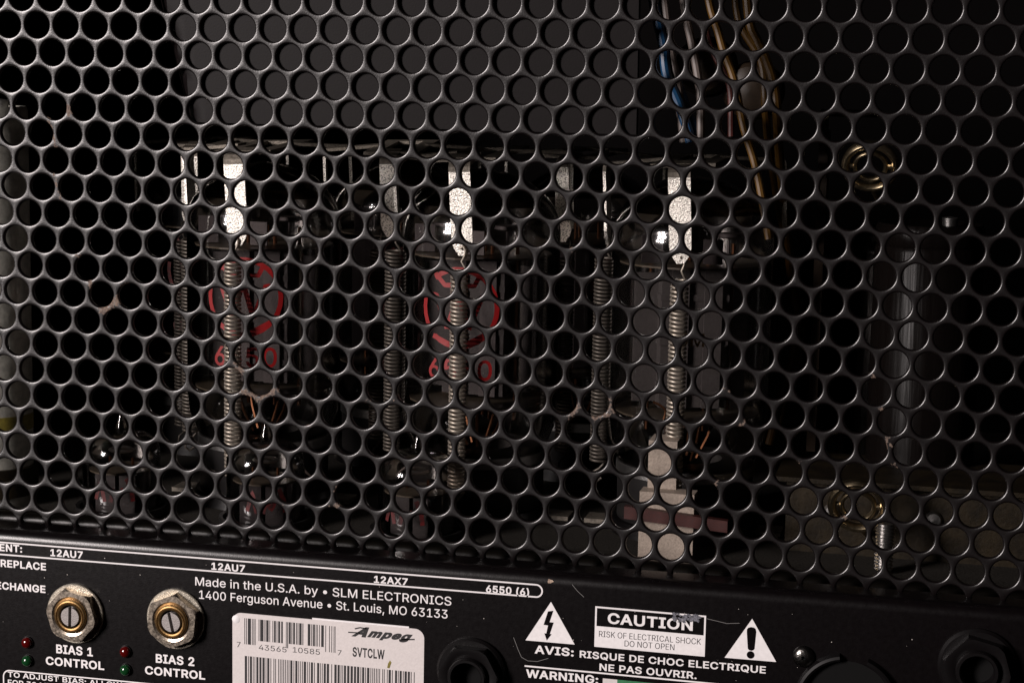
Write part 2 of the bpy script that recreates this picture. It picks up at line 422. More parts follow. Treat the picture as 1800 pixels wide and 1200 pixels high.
def tube_glass_prof():
    # h measured up from the socket, overall about 103 mm
    pr = [(18.2, 17), (19.5, 19.5), (21.2, 24), (21.8, 30), (21.8, 78)]
    for k in range(1, 11):
        a = k / 10 * PI / 2 * .93; pr.append((21.8 - 21.8 * (1 - math.cos(a)) , 78 + 17 * math.sin(a)))
    pr += [(.01, 95.2)]
    return pr
def curved_print(polys, R, z0, y_axis_angle, name, m, parent, y=0):
    """wrap flat polygons (x mm, z mm) round a cylinder of radius R; angle 0 faces -y"""
    mb = MB()
    for vs, fs in polys:
        mb.add([(R * math.sin(x / R + y_axis_angle), -R * math.cos(x / R + y_axis_angle), z0 + z) for x, z in vs], fs)
    return mb.build(name, m, parent)
def quadstrip(pts, hw):
    vs = []; fs = []
    for i, p in enumerate(pts):
        a = Vector(pts[max(i - 1, 0)]); b = Vector(pts[min(i + 1, len(pts) - 1)]); t = (b - a).normalized(); nn = Vector((-t.y, t.x)) * hw
        vs += [(p[0] - nn.x, p[1] - nn.y), (p[0] + nn.x, p[1] + nn.y)]
    for i in range(len(pts) - 1): fs.append((2 * i, 2 * i + 2, 2 * i + 3, 2 * i + 1))
    return vs, fs
def dens(pts, n=5):
    out = []
    for a, b in zip(pts, pts[1:]):
        for k in range(n): out.append((a[0] + (b[0] - a[0]) * k / n, a[1] + (b[1] - a[1]) * k / n))
    return out + [pts[-1]]
GLYPHS = {
    ' ': '188',
    '(': '273|89 207 90 244 94 283 101 324 109 364 119 403 132 441 145 477 160 510 177 539 236 539 219 503 204 466 191 428 179 390 169 351 161 313 156 276 152 241 151 207 152 176 155 145 160 115 167 83 177 50 188 16 202 -19 218 -57 236 -96 177 -96 150 -46 128 4 111 55 99 106 92 156',
    ')': '273|37 -96 56 -56 72 -18 86 18 97 52 106 85 113 116 118 147 121 177 122 207 121 241 117 276 112 313 104 351 94 390 82 428 69 466 54 503 37 539 97 539 113 510 128 477 142 441 154 403 164 364 173 323 179 283 183 244 184 207 182 156 174 104 161 53 144 3 123 -47 97 -96',
    ',': '188|38 -119 68 71 137 71 84 -119',
    '.': '188|95 -4 83 -3 73 1 63 9 55 18 51 29 50 41 51 53 55 64 63 73 73 81 83 85 95 87 107 85 118 81 128 73 135 64 140 53 141 41 140 29 135 18 128 9 118 1 107 -3',
    '0': '453|227 -7 191 -3 158 7 130 24 105 48 85 77 69 113 57 155 50 202 48 254 50 306 57 353 69 395 85 431 106 461 130 484 159 502 191 512 227 516 262 512 295 502 323 484 348 461 368 431 384 395 396 353 403 306 405 254 403 202 396 155 384 113 368 77 348 48 323 24 295 7 263 -3|227 50 250 52 271 60 290 74 306 92 320 116 330 144 338 176 342 213 344 254 342 295 338 332 330 365 320 393 306 416 290 435 271 449 250 457 227 460 203 457 182 449 163 435 147 416 134 393 123 365 115 332 111 295 109 254 111 213 115 176 123 144 134 116 147 92 163 74 182 60 203 52',
    '1': '453|76 0 76 55 391 55 391 0|276 509 276 0 212 0 212 448 209 448 86 358 86 427 198 509',
    '2': '453|64 0 64 47 234 229 252 248 268 266 282 282 294 298 303 312 311 327 316 341 319 356 320 371 319 389 315 405 308 419 298 431 287 441 273 449 258 455 241 458 224 460 205 458 188 454 172 447 159 438 148 427 139 413 132 398 128 381 127 362 66 362 68 391 75 418 86 442 102 464 121 482 143 496 168 507 196 513 225 516 254 513 281 507 306 497 328 482 346 465 361 445 372 423 379 398 381 372 380 354 377 336 371 318 363 299 351 280 336 259 317 235 294 209 267 180 153 60 153 57 389 57 389 0',
    '3': '453|218 -7 188 -5 159 1 133 10 108 22 88 38 70 57 57 79 48 104 44 132 109 132 112 115 118 100 126 87 137 76 150 66 165 59 182 54 200 51 219 50 239 51 258 55 275 61 291 69 304 80 315 93 323 108 328 125 329 145 328 163 323 180 316 196 306 211 292 223 275 234 254 241 229 246 201 248 157 248 157 299 288 448 288 452 70 452 70 509 372 509 372 461 211 278 211 289 247 290 279 286 308 276 333 262 354 244 371 222 383 198 391 173 393 145 390 116 383 90 370 66 354 45 333 27 309 12 281 2 251 -5',
    '4': '453|40 105 40 158 247 509 311 509 109 166 109 163 413 163 413 105|282 0 282 121 282 146 282 318 343 318 343 0',
    '5': '453|221 -7 192 -5 165 1 140 11 118 25 99 41 83 60 71 82 63 105 60 130 122 130 125 115 130 102 138 89 148 78 160 68 173 60 188 54 204 51 221 50 241 51 259 56 276 64 291 75 304 89 314 104 322 122 326 141 328 162 326 183 321 203 314 221 303 237 290 251 275 262 257 270 238 275 218 277 201 276 184 273 167 268 152 262 139 255 128 246 67 253 96 509 366 509 366 452 151 452 134 301 136 301 148 311 162 318 178 325 194 330 212 333 229 334 252 332 274 328 294 321 313 311 330 299 345 285 358 269 370 251 379 231 386 210 390 187 391 163 388 132 381 102 369 76 352 52 332 32 309 15 282 3 253 -4',
    '6': '453|226 -7 196 -4 168 3 142 15 119 31 100 51 84 74 73 101 66 130 64 162 65 187 71 212 80 239 93 268 112 302 137 340 252 509 322 509 151 261 145 261 151 270 157 279 165 288 174 295 184 302 196 307 208 311 221 313 235 314 265 312 291 305 316 295 337 280 355 262 370 240 380 215 387 187 389 157 387 127 379 98 368 73 352 50 333 30 310 14 284 3 257 -4|226 48 245 50 263 55 279 63 293 73 304 86 314 101 322 119 326 137 327 157 326 178 322 196 314 213 304 228 293 241 279 251 263 259 245 264 226 265 207 264 190 259 174 252 160 241 148 229 138 214 131 197 126 179 125 158 126 138 131 119 138 102 148 86 160 73 174 63 190 55 207 50',
    '7': '453|97 0 323 448 323 452 62 452 62 509 391 509 391 449 165 0',
    '8': '453|226 -7 193 -5 163 1 136 11 111 25 91 42 74 62 62 84 54 109 52 135 53 156 58 176 65 195 75 212 87 228 101 241 117 252 134 260 153 265 153 267 129 276 109 289 93 308 80 330 73 354 70 380 73 405 79 429 90 450 106 469 124 485 146 498 170 508 197 514 226 516 255 514 282 508 306 498 328 485 346 469 361 450 373 429 379 405 382 380 379 354 372 330 359 308 343 289 323 276 300 267 300 265 319 260 335 252 351 241 365 228 377 212 387 195 395 176 399 156 401 135 398 109 391 84 378 62 362 42 341 25 317 11 289 1 259 -5|226 49 248 50 267 54 285 60 300 69 313 79 323 91 331 106 335 121 337 139 335 157 330 173 322 189 312 202 298 213 283 223 265 230 247 234 226 235 206 234 187 230 169 223 154 213 140 202 130 189 122 173 117 157 115 139 117 121 121 106 129 91 139 79 152 69 167 60 185 54 205 50|226 290 244 291 260 294 274 300 287 308 298 318 307 330 314 344 318 359 319 376 318 392 314 407 308 420 299 432 288 442 275 449 260 455 244 459 226 460 208 459 192 455 177 449 164 442 153 432 145 420 138 407 134 392 133 376 134 359 138 344 145 330 154 318 165 308 178 300 193 294 209 291',
    ':': '188|95 -4 83 -3 73 1 63 9 55 18 51 29 50 41 51 53 55 64 63 73 73 81 83 85 95 87 107 85 118 81 128 73 135 64 140 53 141 41 140 29 135 18 128 9 118 1 107 -3|95 271 83 272 73 277 63 284 55 294 51 304 50 316 51 328 55 339 63 349 73 356 83 360 95 362 107 360 118 356 128 349 135 339 140 328 141 316 140 304 135 294 128 284 118 277 107 272',
    'A': '480|16 0 201 509 276 509 463 0 395 0 287 302 280 323 272 346 264 372 255 402 244 438 232 478 245 478 233 437 222 402 213 371 204 345 197 322 191 302 85 0|110 142 110 199 370 199 370 142',
    'B': '456|60 0 60 509 241 509 274 507 304 501 329 491 350 477 367 461 381 442 390 421 396 398 398 374 397 353 393 336 387 320 378 307 368 295 356 286 343 278 329 272 315 267 315 262 331 260 347 254 363 245 378 234 391 220 402 203 411 184 416 161 418 136 416 111 410 88 400 67 386 48 368 31 344 18 317 8 284 2 247 0|125 57 245 57 281 60 309 67 330 80 344 96 353 115 355 137 354 153 350 169 342 184 333 197 320 209 306 218 289 225 269 229 248 231 125 231|125 285 238 285 256 287 273 290 288 296 302 304 314 314 323 326 330 340 335 355 336 372 333 393 326 412 313 429 294 442 270 449 240 452 125 452',
    'C': '510|267 -7 225 -3 186 7 150 25 119 49 92 79 70 115 53 157 44 203 40 254 44 305 53 352 70 393 92 429 119 459 150 484 186 501 225 512 267 516 293 514 317 511 340 504 362 496 383 485 402 471 419 456 435 438 448 418 459 397 467 373 473 348 408 348 404 365 397 380 389 395 380 407 369 418 357 428 344 437 330 444 315 449 300 453 284 455 267 456 237 453 209 445 184 432 161 414 141 391 125 364 113 332 106 295 103 254 106 213 113 177 125 145 141 117 161 94 184 76 210 63 237 56 267 53 284 54 300 56 315 60 330 65 344 72 357 81 369 90 380 102 389 114 397 128 404 144 408 160 473 160 467 135 459 112 448 91 435 71 420 53 402 38 383 24 363 13 341 5 317 -2 293 -6',
    'D': '502|219 0 96 0 96 57 215 57 254 60 288 68 318 81 343 99 363 122 379 149 390 181 397 216 399 255 397 294 390 329 379 361 364 388 344 410 320 428 291 441 258 449 221 452 93 452 93 509 225 509 273 505 315 495 353 478 385 455 412 426 433 391 449 351 458 306 462 255 458 205 449 159 433 119 411 83 384 54 351 31 312 14 268 3|125 509 125 0 60 0 60 509',
    'E': '419|60 0 60 509 372 509 372 452 125 452 125 286 355 286 355 229 125 229 125 57 375 57 375 0',
    'F': '410|60 0 60 509 369 509 369 452 125 452 125 278 346 278 346 221 125 221 125 0',
    'G': '520|269 -7 225 -3 185 7 149 25 118 49 91 79 69 116 53 157 43 203 40 254 43 305 53 352 69 393 91 429 117 459 149 484 184 501 223 512 265 516 291 514 316 510 340 504 363 494 384 483 403 469 421 453 436 436 449 416 460 395 468 373 474 349 408 349 402 365 395 379 387 393 378 406 368 417 356 427 344 436 330 443 315 448 300 453 283 455 265 456 236 453 209 445 183 432 160 414 141 392 125 364 113 332 106 295 103 254 106 213 113 177 125 145 141 117 161 95 184 76 210 63 238 56 269 53 296 55 322 61 345 71 365 85 382 102 396 123 407 147 413 173 415 202 434 199 283 199 283 256 478 256 478 200 475 160 466 124 451 91 431 62 406 38 377 19 344 5 308 -4',
    'H': '517|60 0 60 509 125 509 125 289 392 289 392 509 457 509 457 0 392 0 392 232 125 232 125 0',
    'I': '300|31 0 31 57 118 57 118 452 31 452 31 509 269 509 269 452 183 452 183 57 269 57 269 0',
    'J': '396|185 -7 143 -2 106 11 75 33 52 63 38 100 33 145 33 173 98 173 98 145 100 117 108 93 122 74 139 61 160 53 185 50 209 53 230 61 248 74 261 93 269 117 272 145 272 509 336 509 336 145 332 100 318 63 294 33 263 11 227 -2',
    'K': '467|104 145 104 216 116 231 128 246 139 261 151 275 162 289 174 303 187 317 199 331 212 344 364 509 448 509 231 276 228 276|60 0 60 509 125 509 125 334 124 225 125 193 125 0|372 0 188 259 228 309 449 0',
    'L': '393|60 0 60 509 125 509 125 57 361 57 361 0',
    'M': '628|60 0 60 509 152 509 277 187 280 179 284 170 287 159 291 147 295 135 299 123 303 110 307 97 311 84 315 71 319 60 322 49 307 49 311 59 314 71 318 83 322 95 326 108 330 121 334 134 338 146 342 158 346 169 349 179 352 187 476 509 568 509 568 0 504 0 504 291 504 302 504 314 504 327 505 340 505 354 505 369 506 413 506 428 507 443 507 457 513 457 508 441 503 425 498 409 492 393 487 378 482 363 477 348 472 335 467 322 463 310 459 300 456 291 342 0 286 0 170 291 167 300 163 310 159 321 155 333 150 347 145 361 140 376 134 392 129 408 124 424 118 441 112 457 119 457 119 444 120 430 120 416 120 401 121 386 121 372 122 328 122 315 122 302 122 291 122 0',
    'N': '523|60 0 60 509 136 509 343 183 349 174 355 163 363 151 371 137 379 122 388 107 396 90 405 73 414 55 405 54 403 72 402 90 401 108 400 126 399 142 399 157 399 171 399 184 399 195 399 509 463 509 463 0 387 0 202 290 194 303 186 317 177 331 168 346 159 363 148 381 136 402 123 425 108 452 119 454 120 429 121 406 122 384 123 363 124 345 124 328 125 313 125 301 125 291 125 0',
    'O': '533|267 -7 225 -3 186 7 150 25 119 49 92 79 70 115 53 157 44 203 40 254 44 305 53 352 70 393 92 429 119 459 150 484 186 501 225 512 267 516 309 512 348 501 384 484 415 459 442 429 464 393 480 352 490 305 493 254 490 203 480 157 464 115 442 79 415 49 384 25 348 7 309 -3|267 53 296 55 324 63 349 76 372 94 392 116 408 144 420 176 428 213 430 254 428 295 420 332 408 365 392 392 372 415 349 433 324 446 296 453 267 456 237 453 210 445 184 433 161 415 142 392 125 364 113 332 106 295 103 254 106 213 113 176 125 144 142 117 161 94 184 76 210 63 237 55',
    'P': '445|60 0 60 509 235 509 272 506 305 499 332 487 356 471 375 452 390 430 400 404 407 377 409 348 407 318 400 291 390 265 375 243 356 223 332 207 305 195 272 188 235 186 109 186 109 242 233 242 257 244 279 248 297 256 312 266 324 279 333 294 339 310 343 328 344 348 343 367 339 385 333 402 324 416 312 428 297 439 279 446 257 451 232 452 125 452 125 0',
    'Q': '533|245 159 313 159 369 85 384 65 468 -48 401 -48 346 27 331 46|267 -7 225 -3 186 7 150 25 119 49 92 79 70 115 53 157 44 203 40 254 44 305 53 352 70 393 92 429 119 459 150 484 186 501 225 512 267 516 309 512 348 501 384 484 415 459 442 429 464 393 480 352 490 305 493 254 490 203 480 157 464 115 442 79 415 49 384 25 348 7 309 -3|267 53 296 55 324 63 349 76 372 94 392 116 408 144 420 176 428 213 430 254 428 295 420 332 408 365 392 392 372 415 349 433 324 446 296 453 267 456 237 453 210 445 184 433 161 415 142 392 125 364 113 332 106 295 103 254 106 213 113 176 125 144 142 117 161 94 184 76 210 63 237 55',
    'R': '449|60 0 60 509 236 509 273 506 305 500 333 489 356 473 376 455 390 433 401 408 407 381 409 352 407 323 401 296 390 271 376 250 356 232 333 217 305 206 273 200 236 198 96 198 96 255 234 255 258 256 280 260 298 267 313 276 325 287 334 300 340 316 344 333 345 352 344 371 340 389 334 405 325 419 313 430 298 440 279 446 258 451 233 452 125 452 125 0|353 0 230 229 303 229 428 0',
    'S': '447|224 -9 188 -7 156 -1 128 9 102 23 81 40 64 60 51 83 42 109 38 137 104 137 108 118 114 102 123 88 136 76 150 66 166 59 185 53 204 50 224 49 246 50 267 54 286 60 303 69 317 79 329 92 338 106 344 122 346 139 344 154 340 168 332 179 322 189 310 197 296 205 280 211 263 217 245 222 184 239 145 253 112 269 86 289 67 313 56 341 52 372 54 400 62 425 75 448 92 468 113 484 138 498 165 508 195 514 227 516 259 514 289 508 316 498 340 484 360 468 377 449 390 427 398 403 401 378 337 378 332 402 320 421 302 437 280 449 254 456 225 459 204 457 185 454 167 448 152 440 139 430 129 418 121 405 117 391 115 376 117 359 122 345 131 334 142 324 155 315 169 308 184 302 198 297 212 293 264 279 279 275 295 270 312 264 328 256 344 248 359 238 372 226 384 213 395 198 402 180 407 161 408 139 406 112 399 87 386 64 370 43 349 25 323 11 294 0 261 -7',
    'T': '449|32 452 32 509 417 509 417 452 257 452 257 0 193 0 193 452',
    'U': '517|259 -8 220 -6 186 2 154 15 126 33 103 55 85 80 71 108 63 140 60 173 60 509 124 509 124 178 126 155 132 133 141 113 153 95 169 80 187 68 208 59 232 53 259 52 285 53 309 59 331 68 349 80 364 95 377 113 385 133 391 155 393 178 393 509 457 509 457 173 454 140 446 108 433 80 414 55 391 33 363 15 332 2 297 -6',
    'V': '480|204 0 16 509 84 509 192 206 199 187 207 164 215 137 225 106 236 71 248 31 235 31 247 71 257 107 267 138 276 165 283 187 290 206 395 509 463 509 278 0',
    'W': '686|155 0 16 509 82 509 163 196 167 179 172 162 175 145 179 128 183 111 187 94 190 76 194 58 197 40 189 40 193 58 196 76 200 94 203 111 207 128 211 145 215 162 220 179 224 196 306 509 380 509 462 196 466 179 470 162 474 145 478 128 482 111 486 94 490 76 494 58 497 40 488 40 492 58 495 76 499 94 503 111 506 128 510 145 515 162 519 179 523 196 603 509 670 509 530 0 455 0 368 323 362 345 357 368 351 391 346 417 341 445 336 475 350 475 345 446 340 420 335 395 330 371 324 347 318 323 230 0',
    'X': '474|18 0 217 284 217 236 29 509 104 509 178 400 188 386 196 373 204 361 211 350 217 340 223 329 230 318 236 305 243 292 232 292 239 305 246 317 252 329 258 339 265 350 272 361 280 373 288 386 298 400 374 509 446 509 259 239 259 287 456 0 382 0 292 129 283 142 275 154 268 165 262 175 256 185 250 195 244 206 237 218 230 231 244 231 238 219 231 207 225 196 219 186 213 176 206 166 199 155 191 143 182 129 91 0',
    'a': '389|160 -9 137 -7 115 -3 94 5 76 15 60 29 48 45 38 63 32 84 30 108 32 128 36 146 43 161 53 174 64 184 78 193 92 200 108 206 125 211 143 214 161 217 178 220 200 223 218 225 234 227 247 229 257 231 265 235 271 240 274 246 276 255 276 257 275 272 272 285 267 297 260 307 251 315 240 322 227 327 212 330 196 331 178 330 163 327 149 322 137 316 127 309 118 301 110 292 104 283 100 274 41 291 51 313 64 331 79 346 95 358 114 368 133 375 153 380 173 383 194 384 208 384 223 382 239 379 255 375 271 369 286 360 300 350 312 336 322 320 330 301 335 278 337 251 337 0 277 0 277 52 272 52 267 43 260 34 252 25 242 16 229 8 215 1 199 -4 181 -7|170 45 192 47 211 51 228 59 242 68 254 80 263 93 270 108 274 122 276 138 276 190 272 187 267 184 259 182 251 180 241 178 231 176 221 174 210 173 200 171 191 170 182 169 175 168 161 166 147 163 134 159 122 153 112 147 103 139 97 130 93 118 92 105 93 93 96 82 102 72 109 64 119 57 130 52 142 48 156 46',
    'b': '424|229 -8 208 -7 189 -3 172 4 159 12 147 21 138 31 130 41 123 50 118 59 112 59 112 0 53 0 53 509 114 509 114 319 118 319 123 327 130 336 137 346 147 355 158 364 171 373 188 379 207 383 229 384 259 382 287 374 313 361 335 342 354 320 370 293 381 261 388 227 390 189 388 151 381 116 370 84 355 57 336 34 313 16 288 3 260 -6|220 47 242 49 262 55 279 66 294 80 306 97 316 117 323 139 327 163 328 189 327 215 323 239 316 261 307 281 295 298 280 311 262 322 243 328 220 330 198 328 178 322 161 312 147 299 134 282 125 263 118 241 114 216 113 189 114 162 118 138 125 115 135 95 147 78 162 65 179 55 198 49',
    'd': '424|195 -8 165 -6 137 3 111 16 89 34 70 57 55 84 43 116 36 151 34 189 36 227 43 261 55 293 70 320 89 342 112 361 137 374 165 382 196 384 218 383 237 379 253 373 267 364 278 355 287 346 295 336 301 327 306 319 311 319 311 509 372 509 372 0 313 0 313 59 307 59 301 50 295 41 287 31 277 21 266 12 252 4 236 -3 217 -7|205 47 226 49 246 55 263 65 278 78 290 95 299 115 306 138 310 162 312 189 310 216 306 241 300 263 290 282 278 299 263 312 246 322 227 328 205 330 182 328 162 322 145 311 130 298 118 281 108 261 102 239 98 215 96 189 98 163 102 139 109 117 118 97 130 80 145 66 162 55 182 49',
    'e': '404|212 -8 177 -5 145 3 117 16 92 35 72 58 56 85 44 116 37 150 34 187 36 224 44 258 55 290 71 317 91 340 115 359 142 373 172 382 205 384 226 383 246 380 266 374 285 366 303 355 319 341 334 324 347 305 357 282 365 256 370 227 371 194 371 169 75 169 75 221 338 221 310 202 308 226 304 248 298 269 288 286 277 301 263 314 246 323 227 328 205 330 183 328 164 323 146 313 131 301 119 286 109 270 102 251 97 231 96 211 96 178 98 151 102 127 110 106 121 88 135 73 151 61 169 53 190 48 212 46 227 47 241 49 254 53 265 58 276 65 285 73 294 82 300 93 306 105 365 91 358 72 348 55 335 39 320 26 302 14 283 4 261 -3 237 -7',
    'g': '425|207 -151 180 -149 156 -146 134 -140 114 -132 97 -122 82 -110 70 -97 59 -84 51 -69 101 -41 107 -49 114 -57 122 -66 131 -74 142 -82 154 -88 169 -93 187 -96 207 -97 236 -95 261 -87 282 -75 298 -58 308 -34 311 -6 311 68 306 68 301 60 294 51 287 41 277 32 266 23 252 16 236 10 217 6 195 5 165 7 138 14 113 27 90 43 71 65 55 90 43 120 36 154 34 191 36 229 43 263 55 293 71 320 90 342 112 361 138 374 166 382 196 384 218 383 237 379 253 373 267 365 279 356 288 346 296 336 302 327 308 319 313 319 313 379 372 379 372 -9 370 -40 363 -67 350 -90 334 -109 314 -124 291 -136 265 -144 237 -149|205 59 227 61 246 66 264 75 278 87 290 103 300 121 307 142 311 166 312 193 311 219 307 242 300 264 291 283 279 299 264 312 247 322 227 328 205 330 182 328 163 322 145 312 130 298 118 282 109 262 102 241 98 218 96 193 98 167 102 144 109 123 118 104 131 88 145 76 163 66 183 61',
    'h': '410|114 227 114 0 53 0 53 509 114 509 114 287 102 287 116 319 132 344 152 362 175 374 200 382 227 384 252 383 275 377 295 369 313 356 328 340 341 321 350 298 355 271 357 240 357 0 296 0 296 235 293 263 286 286 273 304 256 318 235 326 210 329 192 328 176 324 161 317 147 308 136 297 126 283 119 266 115 248',
    'i': '167|53 0 53 379 114 379 114 0|84 443 73 444 63 448 54 455 47 463 43 472 41 483 43 494 47 504 54 512 63 518 73 522 84 524 95 522 105 518 114 512 121 504 125 494 126 483 125 472 121 463 114 455 105 448 95 444',
    'm': '610|53 0 53 379 112 379 112 295 108 295 114 314 122 331 132 346 144 358 158 368 172 376 187 382 203 385 219 386 245 383 268 375 287 361 303 342 314 320 321 295 312 295 318 312 326 329 337 343 350 356 364 366 381 375 398 381 417 385 437 386 458 385 478 380 497 372 514 361 529 346 541 328 550 307 555 283 557 255 557 0 496 0 496 254 493 279 485 298 473 313 456 323 438 329 419 330 402 329 387 326 374 320 363 312 353 302 345 290 340 277 336 263 335 247 335 0 274 0 274 260 272 280 265 297 253 311 238 322 220 328 199 330 185 329 171 326 158 320 145 312 135 302 126 289 119 274 115 257 114 238 114 0',
    'n': '410|114 227 114 0 53 0 53 379 112 379 112 287 102 287 116 319 132 344 152 362 175 374 200 382 227 384 252 383 275 377 295 369 313 356 328 340 341 321 350 298 355 271 357 240 357 0 296 0 296 235 293 263 286 286 273 304 256 318 235 326 210 329 192 328 176 324 161 317 147 308 136 297 126 283 119 266 115 248',
    'o': '415|207 -8 174 -5 144 3 117 16 93 35 72 58 56 85 44 116 37 150 34 187 37 225 44 260 56 291 72 318 93 341 117 360 144 374 174 382 207 384 241 382 271 374 299 360 323 341 343 318 359 291 371 260 379 225 381 187 379 150 371 116 359 85 343 58 323 35 299 16 271 3 241 -5|207 46 231 49 252 55 270 66 285 80 298 97 307 117 314 139 318 163 319 187 318 212 314 236 307 258 298 278 285 296 270 310 252 321 231 328 207 330 184 328 163 321 145 310 130 296 118 278 108 258 102 236 98 212 96 187 98 163 102 139 108 117 118 97 130 80 145 66 163 55 184 49',
    'p': '424|53 -143 53 379 112 379 112 319 118 319 123 327 130 336 137 346 147 355 158 364 171 373 188 379 207 383 229 384 259 382 287 374 313 361 335 342 354 320 370 293 381 261 388 227 390 189 388 151 381 116 370 84 355 57 336 34 313 16 288 3 260 -6 229 -8 208 -7 189 -3 173 4 159 12 147 21 138 31 130 41 124 50 118 59 114 59 114 -143|220 47 242 49 262 55 279 66 294 80 306 97 316 117 323 139 327 163 328 189 327 215 323 239 316 261 307 281 295 298 280 311 262 322 243 328 220 330 198 328 178 322 161 312 147 299 134 282 125 263 118 241 114 216 113 189 114 162 118 138 125 115 135 95 147 78 162 65 179 55 198 49',
    'r': '259|53 0 53 379 112 379 112 321 115 321 124 339 137 354 152 367 171 377 191 383 213 385 218 385 223 385 229 384 235 384 240 384 243 384 243 322 241 323 236 324 230 324 223 325 215 326 207 326 190 324 174 321 159 315 146 306 135 296 126 284 119 269 115 254 114 237 114 0',
    's': '365|182 -8 157 -7 133 -3 112 3 93 12 76 24 62 38 50 54 41 73 36 94 94 107 101 87 111 72 124 60 141 52 160 47 181 45 206 47 227 53 244 62 258 74 265 88 268 103 266 115 262 126 254 136 243 144 229 150 212 155 149 170 118 180 92 192 72 208 58 227 50 249 47 274 49 295 55 314 65 332 79 347 95 360 115 370 137 378 161 383 187 384 212 383 234 379 254 372 271 363 286 352 299 339 309 324 318 308 324 290 268 277 262 291 254 304 243 316 228 325 210 331 187 333 166 331 147 326 131 317 119 305 111 292 109 277 110 264 115 253 124 243 136 235 152 229 172 223 229 209 261 200 287 187 306 171 320 153 328 131 331 107 329 85 323 65 312 47 298 31 281 18 260 6 236 -2 210 -7',
    't': '227|204 379 204 327 6 327 6 379|65 471 126 471 126 98 127 83 130 70 136 61 144 55 156 51 170 50 175 50 180 50 185 51 191 52 197 53 202 54 213 2 207 0 200 -2 192 -3 184 -3 176 -4 168 -4 138 -1 113 7 92 21 77 41 68 64 65 93',
    'u': '410|182 -5 158 -3 135 2 115 11 97 23 82 39 69 59 60 82 54 109 53 139 53 379 114 379 114 144 116 117 124 94 137 75 154 61 175 53 200 50 218 51 234 55 249 62 263 71 274 83 283 97 290 113 295 132 296 153 296 379 357 379 357 0 298 0 298 92 307 92 294 60 277 35 257 17 234 5 209 -3',
    'v': '389|163 0 17 379 84 379 165 155 173 132 180 110 187 87 193 64 199 42 206 21 184 21 191 42 197 64 203 87 209 110 216 132 224 155 305 379 371 379 226 0',
    'y': '389|47 -139 61 -86 71 -87 83 -89 94 -90 104 -89 113 -86 122 -81 130 -74 138 -64 145 -51 151 -36 163 -1 17 379 84 379 165 155 173 132 180 109 187 87 193 64 199 42 206 21 184 21 190 42 196 64 202 87 209 110 216 132 224 155 305 379 371 379 204 -58 196 -77 187 -93 177 -107 165 -119 153 -128 139 -136 125 -141 109 -144 91 -145 82 -145 73 -144 65 -143 57 -142 52 -140',
    '•': '389|194 93 175 94 156 99 139 107 124 118 111 131 100 147 92 164 87 182 85 202 87 221 92 240 100 257 111 272 124 285 139 296 156 305 175 309 194 311 214 309 232 305 249 296 265 285 278 272 289 257 297 240 302 221 304 202 302 182 297 164 289 147 278 131 265 118 249 107 232 99 214 94',
}
from mathutils.geometry import delaunay_2d_cdt
_gc = {}
def glyph(ch, bold):
    """outline contours fattened by bold, then filled by winding number"""
    if (ch, bold) in _gc: return _gc[(ch, bold)]
    cons = []
    for c in GLYPHS[ch].split('|')[1:]:
        q = list(map(int, c.split())); P = [Vector((q[i] / 1000, q[i + 1] / 1000)) for i in range(0, len(q), 2)]
        n = len(P); Q = []
        for i in range(n):
            a = (P[i] - P[i - 1]).normalized(); b = (P[(i + 1) % n] - P[i]).normalized()
            na, nb = Vector((-a.y, a.x)), Vector((-b.y, b.x)); m = na + nb
            m = m / max(m.dot(na), .35) if m.length > 1e-4 else na
            if m.length > 1.8: m = m.normalized() * 1.8
            Q.append(P[i] + m * bold)
        cons.append(Q)
    V = []; E = []
    for Q in cons:
        o = len(V); V += Q; E += [(o + i, o + (i + 1) % len(Q)) for i in range(len(Q))]
    if not V: _gc[(ch, bold)] = ([], []); return [], []
    ov, oe, of, *_ = delaunay_2d_cdt(V, E, [], 0, 1e-5)
    out = []
    for f in of:
        c = sum((ov[k] for k in f), Vector((0, 0))) / len(f); w_ = 0
        for Q in cons:
            for i in range(len(Q)):
                a, b = Q[i - 1], Q[i]
                if (a.y > c.y) != (b.y > c.y):
                    if a.x + (c.y - a.y) / (b.y - a.y) * (b.x - a.x) > c.x: w_ += 1 if b.y > a.y else -1
        if w_ != 0: out.append(tuple(f))
    used = sorted({k for f in out for k in f}); mp = {k: i for i, k in enumerate(used)}
    r = ([(ov[k].x, ov[k].y) for k in used], [tuple(mp[k] for k in f) for f in out])
    _gc[(ch, bold)] = r
    return r
def text_mesh(s, bold=0.0, shear=0.0, space=1.0):
    """flat letters from the outlines above (1 unit = font size)"""
    pen = 0; vs = []; fs = []
    for ch in s:
        gv, gf = glyph(ch, bold); o = len(vs)
        vs += [(pen + x + shear * y, y) for x, y in gv]; fs += [tuple(k + o for k in f) for f in gf]
        pen += int(GLYPHS[ch].split('|')[0]) / 1000 * space + bold * 1.3
    return vs, fs
_cap = None
def capH():
    global _cap
    if _cap is None: vs, _ = text_mesh('H'); _cap = max(v[1] for v in vs)
    return _cap

